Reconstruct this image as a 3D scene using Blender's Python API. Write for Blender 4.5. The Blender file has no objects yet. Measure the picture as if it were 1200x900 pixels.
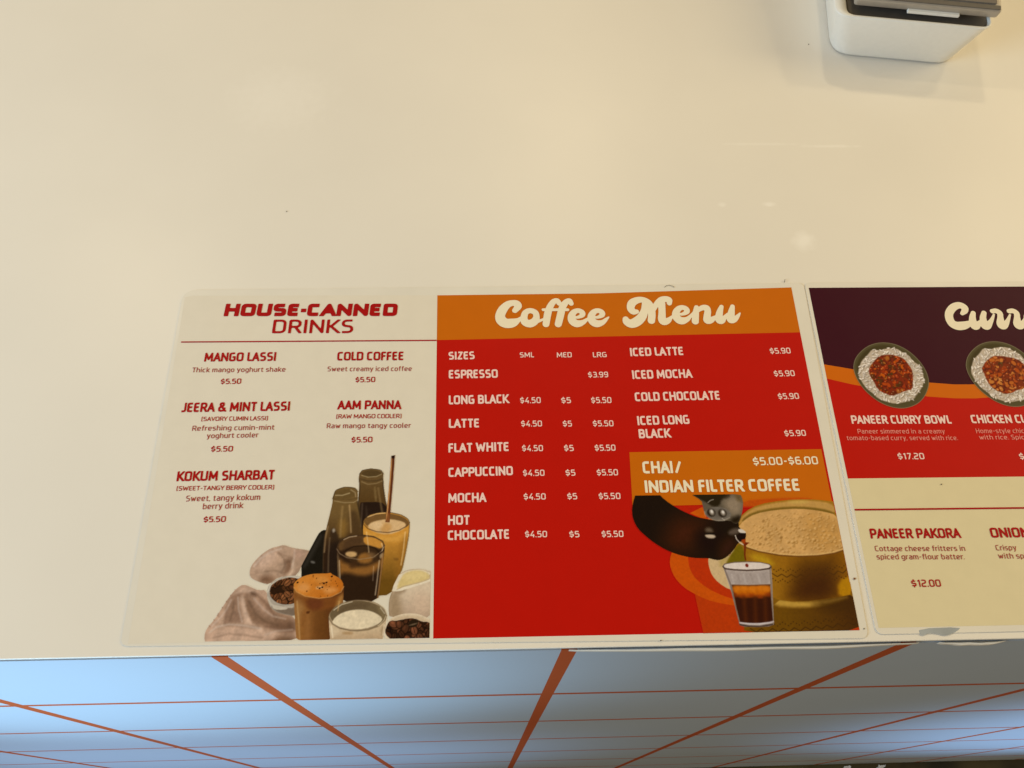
import bpy, bmesh, math, random
import numpy as np
from mathutils import Matrix, Vector

# ------------------------------------------------------------------ camera, world, lights, exposure
scene = bpy.context.scene
C = scene.collection

cam_data = bpy.data.cameras.new('camera')
cam = bpy.data.objects.new('camera', cam_data)
C.objects.link(cam)
scene.camera = cam
cam_data.sensor_width = 36.0
cam_data.lens = 30.98
cam_data.clip_start = 0.02
cam_data.clip_end = 60.0
cam.matrix_world = Matrix(((0.999188, 0.008597, -0.039362, 0.2104),
                           (-0.025306, 0.894130, -0.447092, -0.0897),
                           (0.031351, 0.447725, 0.893622, 0.5176),
                           (0, 0, 0, 1)))

world = bpy.data.worlds.new('World')
scene.world = world
world.use_nodes = True
wbg = world.node_tree.nodes['Background']
wbg.inputs[0].default_value = (1.0, 0.77, 0.45, 1)
wbg.inputs[1].default_value = 0.36

scene.view_settings.view_transform = 'Standard'
scene.view_settings.look = 'None'
scene.view_settings.exposure = 0.0
scene.view_settings.gamma = 1.0


def lamp(name, kind, loc, target, energy, color, size=0.1, size_y=None, spread=None, cone=None, blend=0.5):
    d = bpy.data.lights.new(name, kind)
    d.energy = energy
    d.color = color
    if kind == 'AREA':
        d.shape = 'RECTANGLE'
        d.size = size
        d.size_y = size_y or size
        if spread:
            d.spread = math.radians(spread)
    else:
        d.shadow_soft_size = size
    if kind == 'SPOT':
        d.spot_size = math.radians(cone or 90)
        d.spot_blend = blend
    o = bpy.data.objects.new(name, d)
    C.objects.link(o)
    o.location = loc
    v = Vector(target) - Vector(loc)
    o.rotation_euler = v.to_track_quat('-Z', 'Y').to_euler()
    return o


# three ceiling downlights behind the counter: the soft overlapping shadows of the terminal
lamp('ceiling_downlight', 'SPOT', (1.95, 1.62, 1.75), (0.5, 0.4, 0), 25, (1.0, 0.79, 0.46), 0.11, cone=120, blend=1)
lamp('ceiling_downlight', 'SPOT', (0.50, 1.80, 1.75), (0.4, 0.3, 0), 24, (1.0, 0.79, 0.47), 0.06, cone=120, blend=1)
lamp('ceiling_downlight', 'SPOT', (-0.80, 1.35, 1.75), (0.3, 0.3, 0), 17, (1.0, 0.79, 0.48), 0.06, cone=120, blend=1)
# added broad warm fill from the right, its source unseen
lamp('warm_fill', 'AREA', (2.6, 0.75, 1.3), (0.3, 0.35, 0), 25, (1.0, 0.80, 0.46), 1.2, 1.2)
# daylight from the shop window on the left, and added front panel spots whose cone edges imitate shadow
lamp('window_daylight', 'AREA', (-1.45, -0.40, 0.78), (0.1, 0.3, 0), 24, (0.62, 0.83, 1.0), 1.0, 0.9)
lamp('added_front_spot', 'SPOT', (-0.28, -0.90, -0.10), (-0.14, 0, -0.10), 50, (0.43, 0.74, 1.0), 0.10, cone=54, blend=0.95)
lamp('added_front_spot', 'SPOT', (-0.30, -0.95, -0.72), (-0.16, 0, -0.78), 29, (0.40, 0.66, 1.0), 0.10, cone=62, blend=0.95)
lamp('right_panel_spot', 'SPOT', (1.55, -1.2, -0.66), (1.24, 0, -0.62), 80, (0.40, 0.66, 1.0), 0.12, cone=50, blend=0.55)  # added unseen spot for the blue pool low on the right

random.seed(4)
rng = np.random.default_rng(7)

# ------------------------------------------------------------------ colour helpers
ILL = np.array((0.86, 0.72, 0.46))       # light that falls on a white sheet here (linear)
ILL_LEFT = np.array((0.86, 0.75, 0.57))  # nearer the window


def lin(c):
    c = np.asarray(c, float) / 255.0
    return np.where(c <= 0.04045, c / 12.92, ((c + 0.055) / 1.055) ** 2.4)


def base(c, ill=None):
    """print ink as it looks in the photograph -> its own colour, with the warm light divided out"""
    return np.clip((lin(c) - 0.004) / (ILL if ill is None else ill), 0.001, 0.92)


def new_mat(name, col, rough=0.4, spec=0.5, metallic=0.0, coat=0.0, coat_rough=0.1):
    m = bpy.data.materials.new(name)
    m.use_nodes = True
    b = m.node_tree.nodes['Principled BSDF']
    b.inputs['Base Color'].default_value = (*[float(v) for v in col], 1)
    b.inputs['Roughness'].default_value = rough
    b.inputs['Metallic'].default_value = metallic
    b.inputs['Specular IOR Level'].default_value = spec
    b.inputs['Coat Weight'].default_value = coat
    b.inputs['Coat Roughness'].default_value = coat_rough
    return m


def mottle(m, scale=60.0, amount=0.05, bump=0.0, bump_scale=None, detail=4.0):
    """slight uneven tone and surface so that nothing is perfectly flat"""
    nt = m.node_tree
    b = nt.nodes['Principled BSDF']
    tc = nt.nodes.new('ShaderNodeTexCoord')
    no = nt.nodes.new('ShaderNodeTexNoise')
    no.inputs['Scale'].default_value = scale
    no.inputs['Detail'].default_value = detail
    nt.links.new(tc.outputs['Object'], no.inputs['Vector'])
    mr = nt.nodes.new('ShaderNodeMapRange')
    mr.inputs[1].default_value = 0.3
    mr.inputs[2].default_value = 0.7
    mr.inputs[3].default_value = 1 - amount
    mr.inputs[4].default_value = 1 + amount
    nt.links.new(no.outputs['Fac'], mr.inputs[0])
    mix = nt.nodes.new('ShaderNodeVectorMath')
    mix.operation = 'SCALE'
    link = b.inputs['Base Color'].links
    if link:
        nt.links.new(link[0].from_socket, mix.inputs[0])
    else:
        mix.inputs[0].default_value = b.inputs['Base Color'].default_value[:3]
    nt.links.new(mr.outputs[0], mix.inputs['Scale'])
    nt.links.new(mix.outputs[0], b.inputs['Base Color'])
    if bump:
        n2 = nt.nodes.new('ShaderNodeTexNoise')
        n2.inputs['Scale'].default_value = bump_scale or scale
        n2.inputs['Detail'].default_value = 2.0
        nt.links.new(tc.outputs['Object'], n2.inputs['Vector'])
        bu = nt.nodes.new('ShaderNodeBump')
        bu.inputs['Strength'].default_value = 1.0
        bu.inputs['Distance'].default_value = bump
        nt.links.new(n2.outputs['Fac'], bu.inputs['Height'])
        nt.links.new(bu.outputs[0], b.inputs['Normal'])
        nt.links.new(bu.outputs[0], b.inputs['Coat Normal'])
    return m


def ink(name, c, ill=None):
    m = new_mat(name, base(c, ill), rough=0.42, spec=0.10)
    return mottle(m, 90, 0.015, bump=0.0006, bump_scale=14)


M = {
    'cream': ink('cream_print', (214, 197, 166), ILL_LEFT),
    'cream_deep': ink('warm_cream_print', (210, 186, 128)),
    'red': ink('red_print', (179, 22, 0)),
    'orange': ink('orange_print', (190, 93, 2)),
    'orange2': ink('orange_wave_print', (196, 92, 4)),
    'plum': ink('plum_print', (57, 14, 24)),
    'ink_red': ink('crimson_lettering', (158, 18, 18)),
    'ink_brown': ink('brown_red_lettering', (152, 52, 42)),
    'ink_pink': ink('pale_lettering', (238, 186, 150)),
    'ink_dim': ink('dim_pale_lettering', (222, 130, 100)),
    'ink_cream': ink('cream_lettering', (228, 204, 152)),
}

# ------------------------------------------------------------------ object helpers


def thing(name, label, cat, loc=(0, 0, 0), rotz=0.0, group=None):
    o = bpy.data.objects.new(name, None)
    C.objects.link(o)
    o.location = loc
    o.rotation_euler = (0, 0, rotz)
    o.empty_display_size = 0.02
    o['label'] = label
    o['category'] = cat
    if group:
        o['group'] = group
    return o


def mesh_obj(name, verts, faces, mat, parent=None, label=None, smooth=False):
    me = bpy.data.meshes.new(name)
    me.from_pydata([tuple(map(float, v)) for v in verts], [], faces)
    me.update()
    if mat:
        me.materials.append(mat)
    if smooth:
        for p in me.polygons:
            p.use_smooth = True
    o = bpy.data.objects.new(name, me)
    C.objects.link(o)
    o.parent = parent
    if label:
        o['label'] = label
    return o


def bm_obj(name, bm, mat, parent=None, label=None, smooth=False):
    me = bpy.data.meshes.new(name)
    bmesh.ops.recalc_face_normals(bm, faces=bm.faces[:])
    bm.to_mesh(me)
    bm.free()
    if mat:
        me.materials.append(mat)
    if smooth:
        for p in me.polygons:
            p.use_smooth = True
    o = bpy.data.objects.new(name, me)
    C.objects.link(o)
    o.parent = parent
    if label:
        o['label'] = label
    return o


def box_bm(x0, x1, y0, y1, z0, z1, bevel=0.0, seg=2):
    bm = bmesh.new()
    bmesh.ops.create_cube(bm, size=1.0)
    for v in bm.verts:
        v.co = ((x0 + x1) / 2 + v.co.x * (x1 - x0), (y0 + y1) / 2 + v.co.y * (y1 - y0), (z0 + z1) / 2 + v.co.z * (z1 - z0))
    if bevel:
        bmesh.ops.bevel(bm, geom=bm.edges[:], offset=bevel, segments=seg, affect='EDGES', profile=0.5)
    return bm


def round_poly(pts, r, n=5, closed=True):
    """round the corners of a 2D polygon / polyline; a vertex may carry its own radius as a third value"""
    out = []
    N = len(pts)
    for i, p in enumerate(pts):
        rr = p[2] if len(p) > 2 else r
        if (not closed and i in (0, N - 1)) or rr <= 0:
            out.append((p[0], p[1]))
            continue
        a, b = pts[(i - 1) % N], pts[(i + 1) % N]
        da, db = math.dist(a[:2], p[:2]), math.dist(b[:2], p[:2])
        t = min(rr, da * 0.5, db * 0.5)
        pa = (p[0] + (a[0] - p[0]) * t / da, p[1] + (a[1] - p[1]) * t / da)
        pb = (p[0] + (b[0] - p[0]) * t / db, p[1] + (b[1] - p[1]) * t / db)
        for k in range(n + 1):
            s = k / n
            out.append(((1 - s) ** 2 * pa[0] + 2 * s * (1 - s) * p[0] + s * s * pb[0],
                        (1 - s) ** 2 * pa[1] + 2 * s * (1 - s) * p[1] + s * s * pb[1]))
    return out


def slab(name, pts, z0, z1, mat, parent=None, bevel=0.0, label=None):
    bm = bmesh.new()
    lo = [bm.verts.new((x, y, z0)) for x, y in pts]
    f = bm.faces.new(lo)
    r = bmesh.ops.extrude_face_region(bm, geom=[f])
    top = [g for g in r['geom'] if isinstance(g, bmesh.types.BMVert)]
    for v in top:
        v.co.z = z1
    if bevel:
        es = [e for e in bm.edges if all(abs(v.co.z - z1) < 1e-7 for v in e.verts)]
        bmesh.ops.bevel(bm, geom=es, offset=bevel, segments=2, affect='EDGES')
    return bm_obj(name, bm, mat, parent, label)


# ------------------------------------------------------------------ lettering: stroke glyphs contoured from a distance field


def msquares(F, x0, y0, h):
    """filled contour of F<0 on a regular grid -> verts, faces (no overlaps)"""
    V, Fc, idx = [], [], {}

    def vert(x, y):
        k = (round(x, 6), round(y, 6))
        if k not in idx:
            idx[k] = len(V)
            V.append(k)
        return idx[k]
    ny, nx = F.shape
    ins = F < 0
    cnt = ins[:-1, :-1].astype(int) + ins[:-1, 1:] + ins[1:, :-1] + ins[1:, 1:]
    for j in range(ny - 1):
        row = cnt[j]
        nz = np.nonzero(row)[0]
        i_skip = -1
        for i in nz:
            if i < i_skip:
                continue
            if row[i] == 4:
                e = i
                while e < nx - 1 and row[e] == 4:
                    e += 1
                i_skip = e
                a, b = x0 + i * h, x0 + e * h
                c, d = y0 + j * h, y0 + (j + 1) * h
                Fc.append((vert(a, c), vert(b, c), vert(b, d), vert(a, d)))
                continue
            P = [(i, j), (i + 1, j), (i + 1, j + 1), (i, j + 1)]
            f = [F[q, p] for p, q in P]
            poly = []
            for k in range(4):
                k2 = (k + 1) % 4
                if f[k] < 0:
                    poly.append((P[k][0], P[k][1]))
                if (f[k] < 0) != (f[k2] < 0):
                    t = f[k] / (f[k] - f[k2])
                    poly.append((P[k][0] + (P[k2][0] - P[k][0]) * t, P[k][1] + (P[k2][1] - P[k][1]) * t))
            ids = []
            for p, q in poly:
                v = vert(x0 + p * h, y0 + q * h)
                if v not in ids:
                    ids.append(v)
            if len(ids) > 2:
                Fc.append(tuple(ids))
    return V, Fc


def stroke_field(X, Y, paths, w, squeeze=1.0):
    """paths: list of (points, closed); butt ends, round joins"""
    D = np.full(X.shape, 9.0)
    hw = w / 2
    for pts, closed in paths:
        n = len(pts)
        pts = [tuple(p[:2]) for p in pts]
        if not closed:                       # upright ends run on to the line of the letter
            for e, q in ((0, 1), (n - 1, n - 2)):
                ex, ey = pts[e][0] - pts[q][0], pts[e][1] - pts[q][1]
                L = math.hypot(ex, ey)
                at_line = min(abs(pts[e][1] - hw), abs(pts[e][1] - 1 + hw), abs(pts[e][1] - hw - XH * (1 - w)), abs(pts[e][1] - hw - 1.02 * (1 - w))) < .012
                if L > 1e-6 and abs(ey) > .8 * abs(ex) and at_line:
                    k = hw * L / abs(ey) * (1.0 if abs(ex) < .02 else 1.35)
                    pts[e] = (pts[e][0] + ex / L * k, pts[e][1] + ey / L * k)
        segs = [(pts[i], pts[(i + 1) % n]) for i in range(n if closed else n - 1)]
        for a, b in segs:
            L = math.dist(a, b)
            if L < 1e-6:
                continue
            ux, uy = (b[0] - a[0]) / L, (b[1] - a[1]) / L
            t = (X - a[0]) * ux + (Y - a[1]) * uy - L / 2
            s = (X - a[0]) * -uy + (Y - a[1]) * ux
            dx, dy = np.abs(t) - L / 2, np.abs(s) - hw
            D = np.minimum(D, np.hypot(np.maximum(dx, 0), np.maximum(dy, 0)) + np.minimum(np.maximum(dx, dy), 0))
        for i in range(0 if closed else 1, n if closed else n - 1):
            D = np.minimum(D, np.hypot(X - pts[i][0], Y - pts[i][1]) - hw)
    return D


R_ = 0.17
XH = 0.70
G = {
    'A': (.54, [[(0, 0), (.27, 1, 0), (.54, 0)], [(.1, .3), (.44, .3)]]),
    'B': (.46, ['c', [(0, 0, 0), (0, 1, 0), (.43, 1), (.43, .53), (0.02, .53, 0)], [(.0, .53), (.46, .53), (.46, 0), (0, 0)]]),
    'C': (.42, [[(.44, 1), (0, 1), (0, 0), (.44, 0)]]),
    'D': (.48, ['c', [(0, 0, 0), (0, 1, 0), (.48, 1), (.48, 0)]]),
    'E': (.38, [[(.40, 1), (0, 1, .1), (0, 0, .1), (.40, 0)], [(0, .52), (.36, .52)]]),
    'F': (.36, [[(.38, 1), (0, 1, .1), (0, 0)], [(0, .50), (.34, .50)]]),
    'G': (.46, [[(.45, 1), (0, 1), (0, 0), (.46, 0, .12), (.46, .48, 0), (.24, .48)]]),
    'H': (.50, [[(0, 0), (0, 1)], [(.50, 0), (.50, 1)], [(0, .52), (.50, .52)]]),
    'I': (.02, [[(.01, 0), (.01, 1)]]),
    'J': (.30, [[(.30, 1), (.30, 0, .2), (-.04, 0)]]),
    'K': (.46, [[(0, 0), (0, 1)], [(.0, .5), (.14, .5), (.44, 1)], [(.14, .5), (.48, 0)]]),
    'L': (.36, [[(0, 1), (0, 0, .1), (.38, 0)]]),
    'M': (.66, [[(0, 0), (.03, 1, 0), (.33, .2, 0), (.63, 1, 0), (.66, 0)]]),
    'N': (.52, [[(0, 0), (0, 1, 0), (.52, 0, 0), (.52, 1)]]),
    'O': (.50, ['c', [(0, 0), (0, 1), (.50, 1), (.50, 0)]]),
    'P': (.45, [[(0, 0), (0, 1, .05), (.45, 1), (.45, .42), (0, .42, 0)]]),
    'Q': (.50, ['c', [(0, 0), (0, 1), (.50, 1), (.50, 0)], [(.3, .2), (.5, -.1)]]),
    'R': (.46, [[(0, 0), (0, 1, .05), (.44, 1), (.44, .46), (0, .46, 0)], [(.24, .46), (.46, 0)]]),
    'S': (.42, [[(.42, 1), (0, 1), (0, .53), (.42, .50), (.42, 0), (-.02, 0)]]),
    'T': (.46, [[(-.04, 1), (.50, 1)], [(.23, 0), (.23, 1)]]),
    'U': (.50, [[(0, 1), (0, 0), (.50, 0), (.50, 1)]]),
    'V': (.52, [[(0, 1), (.26, 0, 0), (.52, 1)]]),
    'W': (.78, [[(0, 1), (.18, 0, 0), (.39, .8, 0), (.60, 0, 0), (.78, 1)]]),
    'X': (.50, [[(0, 0), (.50, 1)], [(0, 1), (.50, 0)]]),
    'Y': (.50, [[(0, 1), (.25, .45, 0), (.50, 1)], [(.25, .45), (.25, 0)]]),
    'Z': (.42, [[(0, 1), (.42, 1, 0), (0, 0, 0), (.44, 0)]]),
    '&': (.56, [[(.58, 0), (.08, .78, .1), (.12, 1, .1), (.40, 1, .1), (.40, .68, .1), (0, .42, .12), (0, 0, .15), (.42, 0, .15), (.54, .42)]]),
    '/': (.30, [[(-.05, -.1), (.34, 1.06)]]),
    '-': (.22, [[(-.02, .44), (.24, .44)]]),
    '–': (.34, [[(.0, .42), (.34, .42)]]),
    '.': (.02, [[(-.05, 0), (.07, 0)]]),
    ',': (.04, [[(.04, .06), (-.01, -.14)]]),
    '(': (.12, [[(.15, 1.04), (.02, 1.04, .12), (.02, -.1, .12), (.15, -.1)]]),
    ')': (.12, [[(-.03, 1.04), (.10, 1.04, .12), (.10, -.1, .12), (-.03, -.1)]]),
    '$': (.42, [[(.42, .86), (0, .86, .13), (0, .52, .13), (.42, .48, .13), (.42, .14, .13), (-.02, .14)], [(.21, .86), (.21, 1.16)], [(.21, -.16), (.21, .14)]]),
    '0': (.46, ['c', [(0, 0), (0, 1), (.46, 1), (.46, 0)]]),
    '1': (.20, [[(.0, .85), (.18, 1, 0), (.18, 0)]]),
    '2': (.42, [[(0, 1), (.42, 1), (.42, .54), (0, .46), (0, 0, .05), (.44, 0)]]),
    '3': (.42, [[(0, 1), (.42, 1), (.42, .52, .1), (.1, .52)], [(.3, .52), (.44, .50, .1), (.44, 0), (-.02, 0)]]),
    '4': (.46, [[(.30, 1), (0, .26, 0), (.48, .26)], [(.36, .5), (.36, 0)]]),
    '5': (.42, [[(.40, 1), (.02, 1, .03), (0, .56, .03), (.42, .58), (.42, 0), (-.02, 0)]]),
    '6': (.44, [[(.42, 1), (0, 1, .2), (0, 0), (.44, 0), (.44, .55), (.0, .55, .1)]]),
    '7': (.40, [[(0, 1), (.42, 1, .03), (.14, 0)]]),
    '9': (.44, [[(.02, 0), (.44, 0, .2), (.44, 1), (0, 1), (0, .45), (.44, .45, .1)]]),
    'a': (.38, [[(.03, XH), (.38, XH), (.38, 0, 0)], [(.38, .40), (0, .40), (0, 0), (.38, 0, .08)]]),
    'b': (.40, [[(0, 1.02), (0, 0, .1), (.40, 0), (.40, XH), (0, XH, .1)]]),
    'c': (.34, [[(.36, XH), (0, XH), (0, 0), (.36, 0)]]),
    'd': (.40, [[(.40, 1.02), (.40, 0, .1), (0, 0), (0, XH), (.40, XH, .1)]]),
    'e': (.40, [[(.38, 0), (0, 0), (0, XH), (.40, XH), (.40, .32), (0, .32)]]),
    'f': (.26, [[(.30, 1.02), (.09, 1.02, .15), (.09, 0)], [(-.02, XH), (.28, XH)]]),
    'g': (.40, [[(.40, .05), (0, .05), (0, XH), (.40, XH, .08), (.40, -.28), (.02, -.28)]]),
    'h': (.40, [[(0, 0), (0, 1.02)], [(0, XH), (.40, XH), (.40, 0)]]),
    'i': (.02, [[(.01, 0), (.01, XH)], [(.01, .90), (.01, 1.02)]]),
    'j': (.10, [[(.08, XH), (.08, -.28), (-.06, -.28)], [(.08, .90), (.08, 1.02)]]),
    'k': (.36, [[(0, 0), (0, 1.02)], [(.0, .36), (.10, .36), (.34, XH)], [(.10, .36), (.37, 0)]]),
    'l': (.08, [[(.01, 1.02), (.01, 0, .1), (.12, 0)]]),
    'm': (.66, [[(0, 0), (0, XH)], [(0, XH), (.33, XH, .14), (.33, 0)], [(.33, XH), (.66, XH, .14), (.66, 0)]]),
    'n': (.40, [[(0, 0), (0, XH)], [(0, XH), (.40, XH), (.40, 0)]]),
    'o': (.40, ['c', [(0, 0), (0, XH), (.40, XH), (.40, 0)]]),
    'p': (.40, [[(0, -.28), (0, XH, .08), (.40, XH), (.40, 0), (0, 0, .08)]]),
    'q': (.40, [[(.40, -.28), (.40, XH, .08), (0, XH), (0, 0), (.40, 0, .08)]]),
    'r': (.24, [[(0, 0), (0, XH)], [(0, XH - .03), (.28, XH)]]),
    's': (.34, [[(.34, XH), (0, XH, .12), (0, .37, .12), (.34, .34, .12), (.34, 0, .12), (-.02, 0)]]),
    't': (.26, [[(.08, .94), (.08, 0, .15), (.30, 0)], [(-.04, XH), (.28, XH)]]),
    'u': (.40, [[(0, XH), (0, 0), (.40, 0, .1)], [(.40, 0), (.40, XH)]]),
    'v': (.38, [[(0, XH), (.19, 0, 0), (.38, XH)]]),
    'w': (.60, [[(0, XH), (.15, 0, 0), (.30, XH * .85, 0), (.45, 0, 0), (.60, XH)]]),
    'x': (.36, [[(0, 0), (.36, XH)], [(0, XH), (.36, 0)]]),
    'y': (.38, [[(0, XH), (.20, 0)], [(.38, XH), (.12, -.28, .05), (0, -.28)]]),
}
FONTS = {  # stroke weight, corner rounding, gap, glyph width factor, slant
    'bold': (0.20, 0.19, 0.085, 1.0, 0.0),
    'price': (0.165, 0.20, 0.13, 1.15, 0.0),
    'reg': (0.125, 0.22, 0.14, 1.05, 0.0),
    'note': (0.15, 0.20, 0.13, 1.25, 0.0),
    'heavy': (0.29, 0.14, 0.09, 1.30, 0.06),
    'wide': (0.155, 0.26, 0.14, 1.15, 0.02),
}
glyph_cache = {}
TRIM_L = {'A': .05, 'T': .04, 'V': .05, 'Y': .05, 'J': .06, 'W': .03, '.': .05, ',': .05, '/': -.10}
TRIM_R = {'L': .10, 'A': .05, 'T': .05, 'F': .06, 'P': .05, 'K': .03, 'R': .02, 'V': .05, 'Y': .05, 'C': .02, 'E': .02, '.': .03, 'r': .05, 'f': .05, 't': .03}


def glyph(ch, font):
    key = (ch, font)
    if key in glyph_cache:
        return glyph_cache[key]
    w, rr, gap, wf, slant = FONTS[font]
    adv, paths = G[ch]
    P, closed = [], False
    rad = rr
    for p in paths:
        if p == 'c':
            closed = True
            continue
        q = round_poly([(v[0] * wf, v[1], *( [min(v[2], rad)] if len(v) > 2 else [])) for v in p], rad, 6, closed)
        P.append(([(x + w / 2, w / 2 + y * (1 - w)) for x, y in q], closed))
        if ch != 'B':
            closed = False
    adv = adv * wf + w
    h = 1 / 26
    x0, y0 = -0.16, -0.5
    nx, ny = int((adv + 0.4) / h) + 2, int(1.85 / h) + 2
    X, Y = np.meshgrid(x0 + np.arange(nx) * h, y0 + np.arange(ny) * h)
    D = stroke_field(X, Y, P, w)
    if ch.isupper() or ch in '0123456789&':
        D = np.maximum(D, np.maximum(-Y, Y - 1))
    elif ch in 'abcdefhiklmnorstuvwxz':
        D = np.maximum(D, -Y)
    V, F = msquares(D, x0, y0, h)
    V = [(x + slant * y, y) for x, y in V]
    glyph_cache[key] = (V, F, adv + gap)
    return glyph_cache[key]


def text_mesh(name, s, font, mat, u, v, width, height, ang, z, parent, label=None):
    V, F, x = [], [], 0.0
    for ch in s:
        if ch == ' ':
            x += 0.30
            continue
        gv, gf, adv = glyph(ch, font)
        x -= (TRIM_L.get(ch, 0) + (.13 if ch == '-' and font == 'heavy' else 0)) if x else 0
        o = len(V)
        V += [(x + a, b) for a, b in gv]
        F += [tuple(i + o for i in f) for f in gf]
        x += adv - TRIM_R.get(ch, 0) - (.13 if ch == '-' and font == 'heavy' else 0)
    total = max(a for a, b in V)
    left = min(a for a, b in V)
    sx = width / (total - left)
    ca, sa = math.cos(math.radians(ang)), math.sin(math.radians(ang))
    W = [((u + (a - left) * sx * ca - b * height * sa) * 1e-3, (v + (a - left) * sx * sa + b * height * ca) * 1e-3, z) for a, b in V]
    return mesh_obj(name, W, F, mat, parent, label)


def brush_mesh(name, strokes, mat, z, parent, label=None, step=0.28):
    """brush lettering: strokes of (u, v, diameter) in mm, contoured together"""
    xs = [p[0] for s in strokes for p in s]
    ys = [p[1] for s in strokes for p in s]
    x0, y0 = min(xs) - 6, min(ys) - 6
    X, Y = np.meshgrid(np.arange(x0, max(xs) + 6, step), np.arange(y0, max(ys) + 6, step))
    D = np.full(X.shape, 99.0)
    for s in strokes:
        pts = []
        for i in range(len(s) - 1):          # Catmull-Rom through the traced points
            p0, p1, p2, p3 = [np.array(s[max(0, min(len(s) - 1, i + k))]) for k in (-1, 0, 1, 2)]
            for t in np.linspace(0, 1, 6, endpoint=False):
                pts.append(0.5 * ((2 * p1) + (p2 - p0) * t + (2 * p0 - 5 * p1 + 4 * p2 - p3) * t * t + (3 * p1 - p0 - 3 * p2 + p3) * t ** 3))
        pts.append(np.array(s[-1]))
        for a, b in zip(pts[:-1], pts[1:]):
            ab = b[:2] - a[:2]
            L2 = max(ab @ ab, 1e-9)
            t = np.clip(((X - a[0]) * ab[0] + (Y - a[1]) * ab[1]) / L2, 0, 1)
            D = np.minimum(D, np.hypot(X - a[0] - t * ab[0], Y - a[1] - t * ab[1]) - (a[2] + (b[2] - a[2]) * t) / 2)
    V, F = msquares(D, x0, y0, step)
    return mesh_obj(name, [(a * 1e-3, b * 1e-3, z) for a, b in V], F, mat, parent, label)


def flat(name, pts, z, mat, parent, label=None):
    return mesh_obj(name, [(x * 1e-3, y * 1e-3, z) for x, y in pts], [tuple(range(len(pts)))], mat, parent, label)


# ------------------------------------------------------------------ printed pictures: ink laid on a fine grid of vertices


def chaikin(p, n=2):
    for _ in range(n):
        q = []
        for i in range(len(p)):
            a, b = p[i], p[(i + 1) % len(p)]
            q += [(a[0] * .75 + b[0] * .25, a[1] * .75 + b[1] * .25), (a[0] * .25 + b[0] * .75, a[1] * .25 + b[1] * .75)]
        p = q
    return p


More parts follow.
